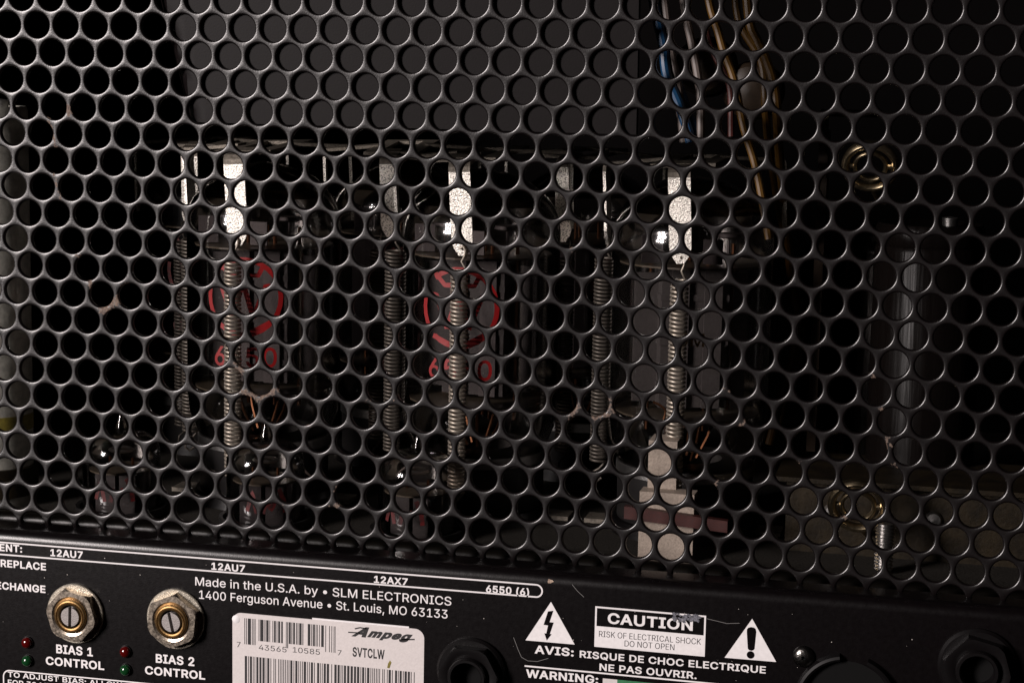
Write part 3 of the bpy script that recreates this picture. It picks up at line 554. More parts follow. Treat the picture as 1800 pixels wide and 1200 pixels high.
def make_power_tube(name, label, logo=True, group='power tubes in the back row'):
    r = empty(name, (0, 0, 0), label, 'vacuum tube', group)
    MB().lathe(tube_glass_prof(), n=48).build('glass_envelope', 'glass', r, smooth=True)
    pr = [(21.55 * math.cos(k / 8 * 1.35), 77.5 + 16.6 * math.sin(k / 8 * 1.35)) for k in range(3, 9)]
    MB().lathe(pr + [(.01, 94.4)], n=40).build('getter_coating', 'getter', r, smooth=True)
    MB().lathe([(.01, 0), (15, 0), (17.6, .8), (18.4, 2), (18.6, 17.5), (17.2, 18.2), (10, 18.4)], n=40).build('base', 'base', r, smooth=True)
    MB().lathe([(18.65, 14.5), (18.95, 14.7), (18.95, 17.2), (18.65, 17.5)], n=40).build('base_band', 'steel', r, smooth=True)
    # anode: box with wings and ribs
    a = MB(); a.box(-9, 9, -5.5, 5.5, 33, 70, bev=0)
    a.box(-15.5, -9, -.5, .5, 34, 69); a.box(9, 15.5, -.5, .5, 34, 69)
    for zz in (38, 50, 62): a.box(-9.3, 9.3, -5.9, 5.9, zz, zz + 1.6)
    a.build('anode', 'anode', r)
    MB().box(-6.5, -1.8, -6.9, -5.95, 33, 71).box(2.4, 7.2, -6.9, -5.95, 33, 71).build('anode_wing', 'anodelit', r)
    for zz in (31.2, 71.6):
        MB().lathe([(.01, zz), (19.6, zz), (19.6, zz + .5), (.01, zz + .5)], n=20).build('mica_disc', 'mica', r)
    for (x, y) in ((-4, -2), (4, -2), (0, 3), (-11, 1), (11, -1)):
        MB().tube([(x, y, 26), (x, y, 77)], .55, 8).build('support_rod', 'copper', r, smooth=True)
    for sx in (-1, 1):
        gm = MB().lathe([(.01, 0), (3.3, .1), (3.6, -.8), (2.6, -1.2)], c=(sx * 9, -4, 80), n=18)
        gm.tube([(sx * 9, -4, 72), (sx * 9, -4, 79)], .35, 6)
        gm.build('getter_cup', 'anodelit', r, smooth=True)
    MB().strip([(-13, -9.5, 72.5), (-13, -9.5, 80)], 2.8, .5, (1, 0.2, 0)).strip([(3, -12, 72.5), (3, -12, 79)], 2.6, .5, (1, -.1, 0)).build('heat_shield_tab', 'anodelit', r)
    for k in range(5):
        an = k * 1.256
        MB().tube([(3 * math.cos(an), 3 * math.sin(an), 18), (6 * math.cos(an), 6 * math.sin(an), 24), (8 * math.cos(an), 8 * math.sin(an), 31)], .5, 6).build('lead_wire', 'copper', r, smooth=True)
    if logo:
        Rr = 21.95
        P = []
        # thick broken winged emblem inside a ring, then the type number
        P.append(quadstrip([(10.4 * math.cos(t / 30 * 2 * PI), 10.4 * math.sin(t / 30 * 2 * PI)) for t in range(-11, 12)], .66))
        P.append(quadstrip([(10.4 * math.cos(t / 30 * 2 * PI), 10.4 * math.sin(t / 30 * 2 * PI)) for t in range(14, 19)], .66))
        P.append(quadstrip([(10.4 * math.cos(t / 30 * 2 * PI), 10.4 * math.sin(t / 30 * 2 * PI)) for t in range(-13, -11)], .66))
        P.append(quadstrip(dens([(-8.2, 3), (-6.6, 3.2), (-3.2, -5.6)]), .72)); P.append(quadstrip(dens([(-3.2, -5.6), (0, 4.0)]), .72))
        P.append(quadstrip(dens([(0, 4.0), (2.8, -5.6)]), .72)); P.append(quadstrip(dens([(2.8, -5.6), (6.3, 3.2), (8.6, 3.0)]), .72))
        P.append(quadstrip(dens([(-7.5, 9.6), (-4, 6), (-1.2, 6.1)]), .62)); P.append(quadstrip(dens([(1.4, 6.1), (4.2, 6.1), (5.8, 9.2)]), .62))
        P.append(quadstrip(dens([(-7.5, -7.8), (0, -10.8), (7.5, -6.8)]), .66))
        curved_print(P, Rr, 59.0, .10, 'printed_emblem', 'red', r)
        vs, fs = text_mesh('6550', bold=.012); k = 5.2 / capH(); w_ = max(v[0] for v in vs)
        curved_print([([((x - w_ / 2) * k * 1.0, y * k) for x, y in vs], fs)], Rr, 39.8, .10, 'printed_number', 'red', r)
    return r

def make_retainer(parentless_label, axis, legs, zt, zbot, group):
    """plate across the tube top with legs bent down; legs: list of (angle deg, radius, width, kind)"""
    r = empty('tube_retainer', (axis[0], axis[1], zt), parentless_label, 'tube retainer', group)
    r.rotation_euler = (.05 + random.uniform(-.03, .03), random.uniform(-.05, .02), random.uniform(-.12, .12))
    pl_ = MB(); n = 40
    ri, ro = 9.5, 19
    for x0_, x1_, y0_, y1_ in ((-8.5, -4.0, -20, 20), (4.0, 8.5, -20, 20), (-4.0, 4.0, -20, -15), (-4.0, 4.0, 15, 20)): pl_.box(x0_, x1_, y0_, y1_, 0, 1.0)
    for ad, rad, hw, ln in legs:
        a = math.radians(ad); d = Vector((math.cos(a), math.sin(a), 0)); sd = Vector((-d.y, d.x, 0))
        pl_.strip([d * (15 if abs(ad) > 80 and abs(ad) < 100 else 7) + Vector((0, 0, .5 + .62)), d * (rad - 2.0), d * (rad - .6) + Vector((0, 0, 0)), d * (rad - .1) + Vector((0, 0, -.9)), d * rad + Vector((0, 0, -2.2))], hw, .9, sd)
    pl_.build('top_plate', 'plate', r)
    for ad, rad, hw, ln in legs:
        a = math.radians(ad); d = Vector((math.cos(a), math.sin(a), 0)); sd = Vector((-d.y, d.x, 0))
        p0 = d * rad + Vector((0, 0, -2.2))
        MB().strip([p0, p0 + Vector((0, 0, -ln + 4)), p0 + Vector((0, 0, -ln + 2)), p0 + Vector((0, 0, -ln))], [hw, hw, hw * .8, hw * .35], .8, sd).build('strap', 'zinc', r)
    return r
def add_spring(loc, L, label, rot=0):
    o = bpy.data.objects.new('coil_spring', SPR_ME if 'in front of' in label else SPR_SHADE); COL.objects.link(o); o.location = loc
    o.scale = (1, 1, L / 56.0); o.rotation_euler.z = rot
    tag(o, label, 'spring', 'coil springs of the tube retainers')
    return o

front = [(405, 430, 'left'), (806, 812, 'middle'), (1196, 1205, 'right')]
YF = 56; ZT = -32.5
words = {'left': 'left', 'middle': 'middle', 'right': 'right'}
axes = []
for i, (sx, lx, wd) in enumerate(front):
    X = at(sx, 330, YF - 25.5).x
    axes.append(X)
tube_labels = ['large glass power tube with bold red emblem, left of the three in the front row',
               'large glass power tube with red emblem behind a spring, middle of the front row',
               'large glass power tube with pale grey plates, right of the front row']
back_labels = ['dim back row power tube, seen left of the front row left tube',
               'dim back row power tube, seen between the left and middle front tubes',
               'dim back row power tube, seen between the middle and right front tubes']
proto = make_power_tube('power_tube', tube_labels[0], True, 'large glass power tubes')
for i, X in enumerate(axes):
    if i == 0: t = proto
    elif i == 1: t = copy_tree(proto)
    else:
        t = copy_tree(proto)
        for ch in list(t.children):
            if ch.name.startswith('printed') : bpy.data.objects.remove(ch)
        for ch in t.children:
            if ch.name.startswith('anode') and not ch.name.startswith('anode_wing'):
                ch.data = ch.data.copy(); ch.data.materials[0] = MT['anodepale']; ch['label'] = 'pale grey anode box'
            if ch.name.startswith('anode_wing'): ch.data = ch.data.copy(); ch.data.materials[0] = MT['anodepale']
        vs, fs = text_mesh('5M', bold=.01); k = 3.4 / capH()
        curved_print([([(x * k, y * k) for x, y in vs], fs)], 21.95, 52, -.35, 'printed_number', 'brass', t)
    t['label'] = tube_labels[i]
    t.location = (X, YF, DECK + 1.5); t.rotation_euler.z = (0, -.12, .35)[i]
for i, X in enumerate(axes):
    t = copy_tree(proto); t['label'] = back_labels[i]
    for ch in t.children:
        if ch.name.startswith('printed'): ch.data = ch.data.copy(); ch.data.materials[0] = MT['redwornshade']  # back row emblems get a darker red, their shade put in the colour
    t.location = (X - 43, 122, DECK + .5); t.rotation_euler.z = .1 + .3 * i
ret_words = ['bare metal retainer strapped over the left front tube', 'bare metal retainer strapped over the middle front tube', 'bare metal retainer strapped over the right front tube, its strap the brightest']
for i, X in enumerate(axes):
    legs = [(-90, 25.5, 2.9, 22), (([172, 190, 178][i]), 24.5, 2.6, 20), (18, 24.0, 1.5, 19)]
    make_retainer(ret_words[i], (X, YF), legs, ZT, 0, 'metal tube retainers')
    for j, (ad, rad, hw, ln) in enumerate(legs[:2]):
        a = math.radians(ad)
        add_spring((X + rad * math.cos(a) + (.6 if j == 0 else 0), YF + rad * math.sin(a), ZT - 2.2 - ln + .8), [72, 68][j],
                   ['steel coil spring hanging in front of the %s tube' % words[front[i][2]], 'steel coil spring at the left side of the %s tube' % words[front[i][2]]][j], rot=random.random())
for i, X in enumerate(axes):
    legs = [(-90, 25.0, 2.6, 22), (185, 24.5, 2.4, 20), (12, 24.0, 1.5, 19)]
    make_retainer(['darker retainer over the back row tube on the left', 'darker retainer over the back row tube in the middle', 'darker retainer over the back row tube on the right'][i], (X - 43, 122), legs, ZT - 2, 0, 'metal tube retainers')
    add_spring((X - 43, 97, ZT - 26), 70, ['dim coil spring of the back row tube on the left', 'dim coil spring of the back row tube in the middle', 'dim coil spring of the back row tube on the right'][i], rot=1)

# sockets under the tubes
def socket(X, Y, label):
    r = empty('tube_socket', (X, Y, DECK), label, 'tube socket', 'tube sockets on the deck')
    MB().lathe([(.01, 4.0), (16, 4.0), (19.5, 3.2), (21, 0)], n=32).build('collar', 'black', r, smooth=True)
    for s_ in (-1, 1):
        MB().strip([(s_ * 19, 0, .9), (s_ * 27, 0, .9)], 4, 1.2, (0, 1, 0)).build('mounting_ear', 'plate', r)
for i, X in enumerate(axes):
    socket(X, YF, ['round black socket under the left front power tube', 'round black socket under the middle front power tube', 'round black socket under the right front power tube'][i])
    socket(X - 43, 122, ['round black socket under the left back power tube', 'round black socket under the middle back power tube', 'round black socket under the right back power tube'][i])

# small preamp tubes close behind the grille
def make_small(label):
    r = empty('preamp_tube', (0, 0, 0), label, 'vacuum tube', 'small preamp tubes')
    pr = [(10.6, 0), (10.6, 17)]
    for k in range(1, 9):
        a = k / 8 * PI / 2; pr.append((10.6 - 8.8 * (1 - math.cos(a)) if k < 8 else 1.6, 17 + 6.2 * math.sin(a)))
    pr += [(1.5, 24.2), (.9, 26.2), (.35, 27.8), (.01, 28)]
    MB().lathe(pr, n=40).build('glass_envelope', 'glass', r, smooth=True)
    a = MB(); a.box(-6.5, -.6, -3, 3, 0, 11); a.box(.6, 6.5, -3, 3, 0, 11); a.build('anode', 'anode', r)
    MB().lathe([(.01, 12), (8.8, 12), (8.8, 12.4), (.01, 12.4)], n=18).build('mica_disc', 'mica', r)
    for x in (-3.4, 3.4): MB().tube([(x, 0, 10), (x, 0, 15.4)], .4, 6).build('support_rod', 'copper', r)
    MB().lathe([(3.0, 0), (3.6, .5), (3.0, 1.0), (2.4, .5), (3.0, 0)], c=(0, 0, 17), n=20).build('getter_ring', 'steel', r, smooth=True)
    MB().lathe([(10.7, 0), (11.6, .2), (11.6, 2.0), (12.6, 2.2), (12.6, 0)], n=32).build('socket_ring', 'base', r, smooth=True)
    P = [quadstrip(dens([(-5.5, -1), (-4, 4.4), (-2.8, -1.4)]), .55), quadstrip(dens([(-1.2, -1.4), (-.2, 2.0), (1.2, -.4), (2.4, 2.4)]), .6),
         quadstrip(dens([(3.2, 5), (4.6, 2), (5.0, -1.4)]), .6)]
    curved_print(P, 10.7, 6.5, .25, 'printed_emblem', 'redwornshade', r)
    return r
sm = make_small('small glass tube with sharp tip, left of the three low tubes')
sl = ['small pointed glass tube above the left tube legend, leftmost of the low tubes', 'small pointed glass tube just below the big left tube, middle of the low tubes', 'small pointed glass tube below the middle spring, rightmost of the low tubes']
for i, (px, py) in enumerate(((213, 740), (467, 757), (735, 775))):
    t = sm if i == 0 else copy_tree(sm)
    p = at(px, py, 24); t.location = (p.x, 24, DECK + .4); t['label'] = sl[i]; t.rotation_euler.z = (0, .15, -.3)[i]

# ---------------------------------------------------------------- right and left hand components
def thing1(name, mb, m, label, cat, group=None, smooth=True): return tag(mb.build(name, m, smooth=smooth), label, cat, group)
def wire(pts, Y, r, m, label, group):
    p = [at(x, y, Y + (q[2] if len(q) > 2 else 0)) for q in pts for x, y in [q[:2]]]
    thing1('insulated_wire', MB().tube(spline(p, 8), r, 10), m, label, 'wire', group)
wg = 'insulated wires hanging behind the upper right grille'
wire([(1140, -60), (1152, 20), (1166, 80), (1172, 130), (1194, 185), (1208, 225), (1214, 250)], 5, 1.25, 'blue', 'bright blue wire hanging left of its darker twin', wg)
wire([(1152, -60), (1164, 30), (1178, 95), (1190, 140), (1208, 195), (1220, 225), (1228, 252)], 7, 1.15, 'blue', 'second blue wire, right beside the bright blue one', wg)
wire([(1160, -60), (1168, 0), (1174, 50), (1181, 100), (1192, 150), (1196, 200), (1199, 225), (1201, 250)], 6, 1.0, 'wirewhite', 'pale wire running directly against the blue wires', wg)
wire([(1194, -60), (1206, 30), (1216, 75), (1230, 160), (1232, 235), (1230, 255)], 6, 1.0, 'wirewhite', 'pale wire between the blue wires and the brown coil', wg)
wire([(1236, -60), (1248, 10), (1262, 55), (1272, 90), (1290, 140), (1302, 200), (1312, 240), (1330, 300), (1352, 420)], 8, 1.0, 'yellow', 'yellow wire crossing in front of the brown coil', wg)
wire([(1310, -40), (1318, 40), (1330, 70), (1348, 110), (1360, 150), (1366, 200), (1370, 270, 20), (1380, 380, 50), (1392, 500, 70), (1402, 560, 70), (1392, 630, 70), (1372, 700, 70), (1352, 780, 70)], 20, 1.2, 'yellow', 'long yellow wire reaching down beside the right tube', wg)
wire([(1290, -40), (1300, 40), (1338, 110), (1346, 200), (1352, 260, 20), (1372, 380, 50), (1404, 500, 72), (1412, 560, 72), (1406, 630, 72), (1388, 690, 72), (1368, 750, 72)], 23, 1.0, 'yellow', 'thinner long yellow wire twisted with its neighbour beside the right tube', wg)
wire([(1238, 40), (1252, 90), (1282, 150), (1285, 240)], 10, .8, 'phenolic', 'thin dark red wire left of the yellow wires', wg)

def coil(px, py, Y, rad, ln, label):
    c = at(px, py, Y); r = empty('choke_coil', c, label, 'coil', 'brown round coils among the wires')
    MB().lathe([(.01, rad * .25 + ln), (rad * .5, rad * .22 + ln), (rad * .85, rad * .08 + ln), (rad, -rad * .15 + ln), (rad, -8)], axis='y', n=32).build('winding', 'brown', r, smooth=True)
    MB().lathe([(rad + .6, -8), (rad + .6, -9.5), (.01, -9.5)], axis='y', n=32).build('end_flange', 'olive', r, smooth=True)
coil(1236, 118, 22, 7, 2, 'brown round coil behind the pale wire, upper of the pair')
coil(1320, 160, 26, 7, 2, 'brown shiny round coil behind the yellow wires, lower of the pair')

post = MB(); p = at(1452, 205, 88); post.box(p.x - 1.6, p.x + .6, 88, 92, DECK, p.z, 0); post.box(p.x + .6, p.x + 1.0, 87.4, 96, DECK, p.z - 4)
post.box(p.x - 1.6, p.x + 14, 88, 90, p.z - .01, p.z + 2)
thing1('support_bracket', post, 'brown', 'tall thin brown bracket standing right of the long yellow wires', 'bracket', smooth=False)

def can(name, px, ytop, Y, r_, m, label, band=None):
    p = at(px, ytop, Y); h = p.z - DECK
    r = empty(name, (p.x, Y, DECK), label, 'capacitor', 'upright can capacitors')
    MB().lathe([(.01, h - .9), (r_ * .78, h - .9), (r_ * .84, h - .1), (r_ * .95, h), (r_, h - 1.2), (r_, h - 5), (r_ * .965, h - 6), (r_, h - 7), (r_, 0)], n=48).build('can', m, r, smooth=True, ang=50)
    MB().lathe([(r_ + .1, 3), (r_ + 1.2, 3), (r_ + 1.2, 11), (r_ + .1, 11)], n=48).build('clamp_band', 'olive', r, smooth=True)
    MB().lathe([(.01, h - .6), (2, h - .6), (2.2, h + 1.6), (.01, h + 2)], c=(r_ * .35, 0, 0), n=16).build('terminal', 'steel', r, smooth=True)
    if band: MB().lathe([(r_ + .03, band - 2.2), (r_ + .12, band - 2.2), (r_ + .12, band + 2.2), (r_ + .03, band + 2.2)], n=48).build('colour_band', 'yellowband', r, smooth=True)
    return r
can('filter_capacitor', 1636, 392, 72, 14.5, 'canblack', 'tall glossy black can capacitor behind the right side of the grille')
can('filter_capacitor', 1560, 400, 112, 11.5, 'canblack', 'slimmer black can capacitor, half hidden behind the tall glossy one')
can('filter_capacitor', -20, 186, 26, 10.5, 'cangrey', 'grey metal can capacitor with a yellow band at the left edge', band=at(0, 745, 20).z - DECK)

def ringthing(px, py, Y, R_, r_, m, label, tilt):
    c = at(px, py, Y); mb = MB(); N_, n_ = 36, 10; vs = []; fs = []
    for rr, tt in ((R_, r_), (R_ * .62, r_ * .6)):
        o = len(vs)
        for i in range(N_):
            for k in range(n_):
                a = 2 * PI * i / N_; b = 2 * PI * k / n_; q = rr + tt * math.cos(b); vs.append((q * math.cos(a), tt * math.sin(b) * 1.5, q * math.sin(a)))
        for i in range(N_):
            for k in range(n_): fs.append((o + i * n_ + k, o + ((i + 1) % N_) * n_ + k, o + ((i + 1) % N_) * n_ + (k + 1) % n_, o + i * n_ + (k + 1) % n_))
    R3 = Matrix.Rotation(tilt, 3, 'X'); mb.add([R3 @ Vector(v) + c for v in vs], fs)
    mb.tube([c + R3 @ Vector((-R_ * .62, 0, 0)), c + R3 @ Vector((-R_, 0, 0))], r_ * .7, 8); mb.tube([c + R3 @ Vector((R_ * .62, 0, 0)), c + R3 @ Vector((R_, 0, 0))], r_ * .7, 8)
    mb.tube([c + R3 @ Vector((0, 1.5, -R_)), c + Vector((2, 10, -R_ - 3)), c + Vector((3, 22, -R_ - 4))], r_ * .8, 8)
    return mb
thing1('ring_clamp', ringthing(1530, 292, 16, 6.0, .95, 'olive', '', .5), 'ring', 'small round double ring catching the light, upper right', 'ring', 'round metal rings on the right')
thing1('ring_terminal', ringthing(1508, 888, 26, 6.6, 1.1, 'brass', '', .35), 'ring', 'brassy double ring low on the right above the olive plate', 'ring', 'round metal rings on the right')

# tan bracket, cut to its lit band, and red strip under the right tube
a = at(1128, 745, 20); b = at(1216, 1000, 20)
br = empty('socket_bracket', (a.x, 20, DECK), 'lit part of a tan folded bracket below the right tube with a red strip across it', 'bracket')
MB().box(0, b.x - a.x, 0, 1.2, 0, 17.5).box(0, b.x - a.x, 1.2, 6, 16.3, 17.5).box(1.2, 8.6, 4.8, 6, 17.5, 30, .0).box(1.2, 8.6, 6, 14, 28.8, 30).build('plate', 'tan', br)  # plate ends where the light band ends; its unlit rest is left out
MB().prism([(-3.5, 10.6), (b.x - a.x + 9, 8.9), (b.x - a.x + 9, 11.9), (-3.5, 13.8)], -2.4, -.05).build('insulating_strip', 'phenolic', br)
a = at(1345, 790, 60)
ob = empty('deck_box', (a.x + 8, 40, DECK), 'low olive metal box on the deck at the lower right', 'box')
MB().box(0, 95, 0, 30, 0, 19).build('body', 'olive', ob)
MB().box(-3, 98, -3, 33, 19, 20.2).build('lid', 'olive', ob)
for x in (12, 38, 66): MB().lathe([(.01, 1.4), (1.8, 1.2), (2.4, .2), (2.4, 0)], c=(x, 0, 11), axis='y', n=18).build('screw', 'steel', ob, smooth=True)
sp = at(1555, 945, 24)
thing1('threaded_stud', MB().lathe([(.01, 7)] + [((1.9 if k % 2 else 2.4), 7 - k * .45) for k in range(28)], c=(sp.x, 24, DECK + 6), n=18), 'steel', 'small threaded stud on the deck in front of the olive box', 'stud')

# stray wires and dust curled on the deck
for q, lab in (([(520, 800), (530, 812), (536, 826), (548, 838)], 'pale bent wire end curled on the deck below the left tube'),
               ([(692, 842), (700, 832), (712, 822), (722, 824)], 'thin bent wire end low on the deck left of the rightmost small tube'),
               ([(1148, 706), (1160, 712), (1170, 722), (1166, 740)], 'bright copper wire loop under the right tube')):
    thing1('bent_wire', MB().tube(spline([at(x, y, 34) for x, y in q], 6), .35, 6), 'copper' if 'copper' in lab else 'wirewhite', lab, 'wire')

# ---------------------------------------------------------------- rear panel with its printing
PY = -9.0
def pp(px, py): v = at(px, py, PY); return (v.x, v.z)
rp = empty('rear_panel', (0, PY, DECK), 'black painted metal panel with white lettering and a rounded top edge', 'panel')
LR = 3.0; PT_ = -130.75
prof = [(.4, DECK - 3), (.4, PT_)]
for k in range(0, 9):
    a = k / 8 * PI / 2; prof.append((PY + LR - LR * math.sin(a), PT_ - LR + LR * math.cos(a)))
prof += [(PY, -205), (PY + 1.5, -205), (PY + 1.5, DECK - 3)]
mb = MB(); xs = [-70 + 10 * i for i in range(42)]
for x in xs: mb.v += [(x, y, z + .0043 * (x - 100)) for y, z in prof]
np_ = len(prof)
for i in range(len(xs) - 1):
    for k in range(np_): mb.f.append((i * np_ + k, (i + 1) * np_ + k, (i + 1) * np_ + (k + 1) % np_, i * np_ + (k + 1) % np_))
OFF = (0, PY, DECK)
mb.build('panel_sheet', 'panel', rp, smooth=True, off=OFF, ang=40)
SK = -.035    # print sits this far in front of the sheet
def pt_panel(name, polys, m='white', lift=1.0, lab=None):
    b_ = MB()
    for vs, fs in polys: b_.add([(x, PY + SK * lift, z) for x, z in vs], fs)
    o = b_.build(name, m, rp, off=OFF)
    if lab: o['label'] = lab
    return o
def text(s, L, R, cap, bold=.024, m='white', lift=1.0, shear=0, right=False, space=1.0, nm='lettering', wratio=None):
    """s between baseline pixels L and R of the photograph; cap height in pixels"""
    vs, fs = text_mesh(s, bold, shear, space)
    x0 = min(v[0] for v in vs); x1 = max(v[0] for v in vs)
    p0 = pp(*L); p1 = pp(*R)
    mid = ((L[0] + R[0]) / 2, (L[1] + R[1]) / 2); t_ = pp(mid[0], mid[1] - cap); m_ = pp(*mid)
    sy = (t_[1] - m_[1]) / (capH() + 2 * bold)
    if right: sx = sy * wratio; ox = p1[0] - (x1 - x0) * sx
    else: sx = (p1[0] - p0[0]) / (x1 - x0); ox = p0[0]
    zz0 = p0[1] + bold * sy + .05; sl = (p1[1] - p0[1]) / (p1[0] - p0[0])
    if abs(sl) > .012: sl = .0043; zz0 = (p0[1] + p1[1]) / 2 - sl * (p1[0] - p0[0]) / 2 + bold * sy + .05
    return pt_panel(nm, [([(ox + (x - x0) * sx, zz0 + (ox + (x - x0) * sx - p0[0]) * sl + y * sy) for x, y in vs], fs)], m, lift)
def rect(x0, x1, z0, z1): return ([(x0, z0), (x1, z0), (x1, z1), (x0, z1)], [(0, 1, 2, 3)])

# tube legend band: outline open to the left, round at the right
(ax_, az_), (bx_, bz_) = pp(0, 952.3), pp(908, 1024.3); (cx_, cz_), (dx_, dz_) = pp(0, 973.6), pp(908, 1045.8)
up_ = lambda x: az_ + (bz_ - az_) * (x - ax_) / (bx_ - ax_); lo_ = lambda x: cz_ + (dz_ - cz_) * (x - cx_) / (dx_ - cx_)
xr = pp(953, 1042)[0]; rr_ = (up_(xr) - lo_(xr)) / 2; mc = (up_(xr) + lo_(xr)) / 2
path = [(-60, up_(-60))] + [(xr - rr_ + rr_ * math.sin(a), mc + rr_ * math.cos(a)) for a in [k / 14 * PI for k in range(15)]] + [(-60, lo_(-60))]
pt_panel('legend_outline', [quadstrip(path, .19)])
WR = 1.12
text('REPLACEMENT:', (0, 968), (39, 971), 13, right=True, wratio=WR)
text('12AU7', (88.7, 977.3), (145.7, 981), 12.5)
text('REPLACE', (0, 997), (81, 1001), 13, right=True, wratio=WR)
text('RECHANGE', (0, 1036), (80, 1041), 13, right=True, wratio=WR)
text('12AU7', (371.7, 1001.3), (430.7, 1004.7), 12.5)
text('12AX7', (657.3, 1024), (716.7, 1028.3), 12.5)
text('6550 (6)', (854.3, 1040.7), (930, 1047), 13)
text('Made in the U.S.A. by • SLM ELECTRONICS', (343.3, 1028.3), (793.3, 1064), 15, bold=.004)
text('1400 Ferguson Avenue • St. Louis, MO 63133', (350, 1051.7), (786.7, 1086.7), 15, bold=.004)
text('BIAS 1', (99, 1148.3), (163.3, 1152.3), 15.5)
text('CONTROL', (80.7, 1168), (183.3, 1176.7), 14.5)
text('BIAS 2', (274, 1165), (341.7, 1169.3), 15.5)
text('CONTROL', (255, 1185), (360.7, 1193.3), 14.5)
text('TO ADJUST BIAS: ALLOW', (14, 1190.9), (214.7, 1206.5), 9.3, bold=.014)
text('FOR 30 MINUTES WARM UP', (14, 1204.2), (214, 1221), 9.3, bold=.014)
x0, z1 = pp(6, 1177)[0], pp(14.7, 1177.3)[1]; x1_, z2_ = pp(240, 1198.7)
bx = [(x0, z1 - 20), (x0, z1 - 1.8)] + [(x0 + 1.8 - 1.8 * math.cos(a), z1 - 1.8 + 1.8 * math.sin(a)) for a in [k / 8 * PI / 2 for k in range(1, 9)]] + [(x1_ + 20, z2_ + (z2_ - z1) / (x1_ - x0) * 20)]
pt_panel('legend_outline', [quadstrip(bx, .17)])

# warning triangles
def c3(x, y): return pp(900 + x / 3.6, 950 + y / 3.6)
def poly(pts): return (pts, [tuple(range(len(pts)))])
pt_panel('warning_triangle', [poly([c3(85, 628), c3(397, 655), c3(247, 385)])], lab='solid white warning triangle with a black lightning bolt')
bolt = [(228, 445), (200, 530), (228, 534), (217, 585), (205, 583), (220, 629), (251, 589), (240, 588), (264, 516), (238, 513), (262, 441)]
pt_panel('lightning_bolt', [poly([c3(*q) for q in bolt])], 'panel', 2)
pt_panel('warning_triangle', [poly([c3(1345, 738), c3(1672, 765), c3(1520, 492)])], lab='solid white warning triangle with a black exclamation mark')
pt_panel('exclamation_mark', [poly([c3(*q) for q in ((1492, 680), (1500, 690), (1515, 694), (1528, 690), (1535, 682), (1546, 575), (1542, 556), (1530, 547), (1512, 544), (1496, 548), (1487, 558), (1486, 575))]),
                              poly([(c3(1510, 720)[0] + .95 * math.cos(t / 16 * 2 * PI), c3(1510, 720)[1] + .95 * math.sin(t / 16 * 2 * PI)) for t in range(16)])], 'panel', 2)
# caution sign
TL, TR, BRr, BL = c3(528, 413), c3(1228, 472), c3(1220, 730), c3(520, 670)
X0 = (TL[0] + BL[0]) / 2; X1 = (TR[0] + BRr[0]) / 2; Z1 = (TL[1] + TR[1]) / 2; Z0 = (BL[1] + BRr[1]) / 2; ZM = (c3(535, 540)[1] + c3(1215, 595)[1]) / 2
pt_panel('caution_sign', [rect(X0, X1, Z0, ZM), rect(X0, X1, Z1 - .42, Z1), rect(X0, X0 + .42, ZM, Z1 - .42), rect(X1 - .42, X1, ZM, Z1 - .42)])
text('CAUTION', (900 + 605 / 3.6, 950 + 523 / 3.6), (900 + 1143 / 3.6, 950 + 570 / 3.6), 19, bold=.024)
text('RISK OF ELECTRICAL SHOCK', (900 + 550 / 3.6, 950 + 606 / 3.6), (900 + 1195 / 3.6, 950 + 657 / 3.6), 10.3, bold=-.004, m='ink', lift=2)
text('DO NOT OPEN', (900 + 712 / 3.6, 950 + 667 / 3.6), (900 + 1027 / 3.6, 950 + 692 / 3.6), 10.3, bold=-.004, m='ink', lift=2)
text('AVIS:', (900 + 143 / 3.6, 950 + 712 / 3.6), (900 + 390 / 3.6, 950 + 732 / 3.6), 14.5)
text('RISQUE DE CHOC ELECTRIQUE', (900 + 428 / 3.6, 950 + 738 / 3.6), (900 + 1605 / 3.6, 950 + 840 / 3.6), 12.5, bold=.02)
text('NE PAS OUVRIR.', (900 + 553 / 3.6, 950 + 823 / 3.6), (900 + 1168 / 3.6, 950 + 872 / 3.6), 12.5, bold=.02)
a_, b_ = c3(80, 790), c3(1200, 886)
pt_panel('rule_line', [rect(a_[0], a_[0] + 105, a_[1] - .2, a_[1] + .2)])
text('WARNING:', (900 + 88 / 3.6, 950 + 866 / 3.6), (900 + 545 / 3.6, 950 + 903 / 3.6), 14.5)
text('CAUTION: TO REDUCE THE RISK OF FIRE', (900 + 88 / 3.6, 1214), (1190, 1236), 12.5)
g0 = c3(575, 868); g1 = c3(1060, 905)
pt_panel('label_strip', [rect(g0[0] + 3.6, g1[0], g0[1] - 8, g0[1])], 'greenlab', 1.5)
pt_panel('label_strip', [rect(g0[0], g0[0] + 3.6, g0[1] - 8, g0[1])], 'sticker', 1.5)
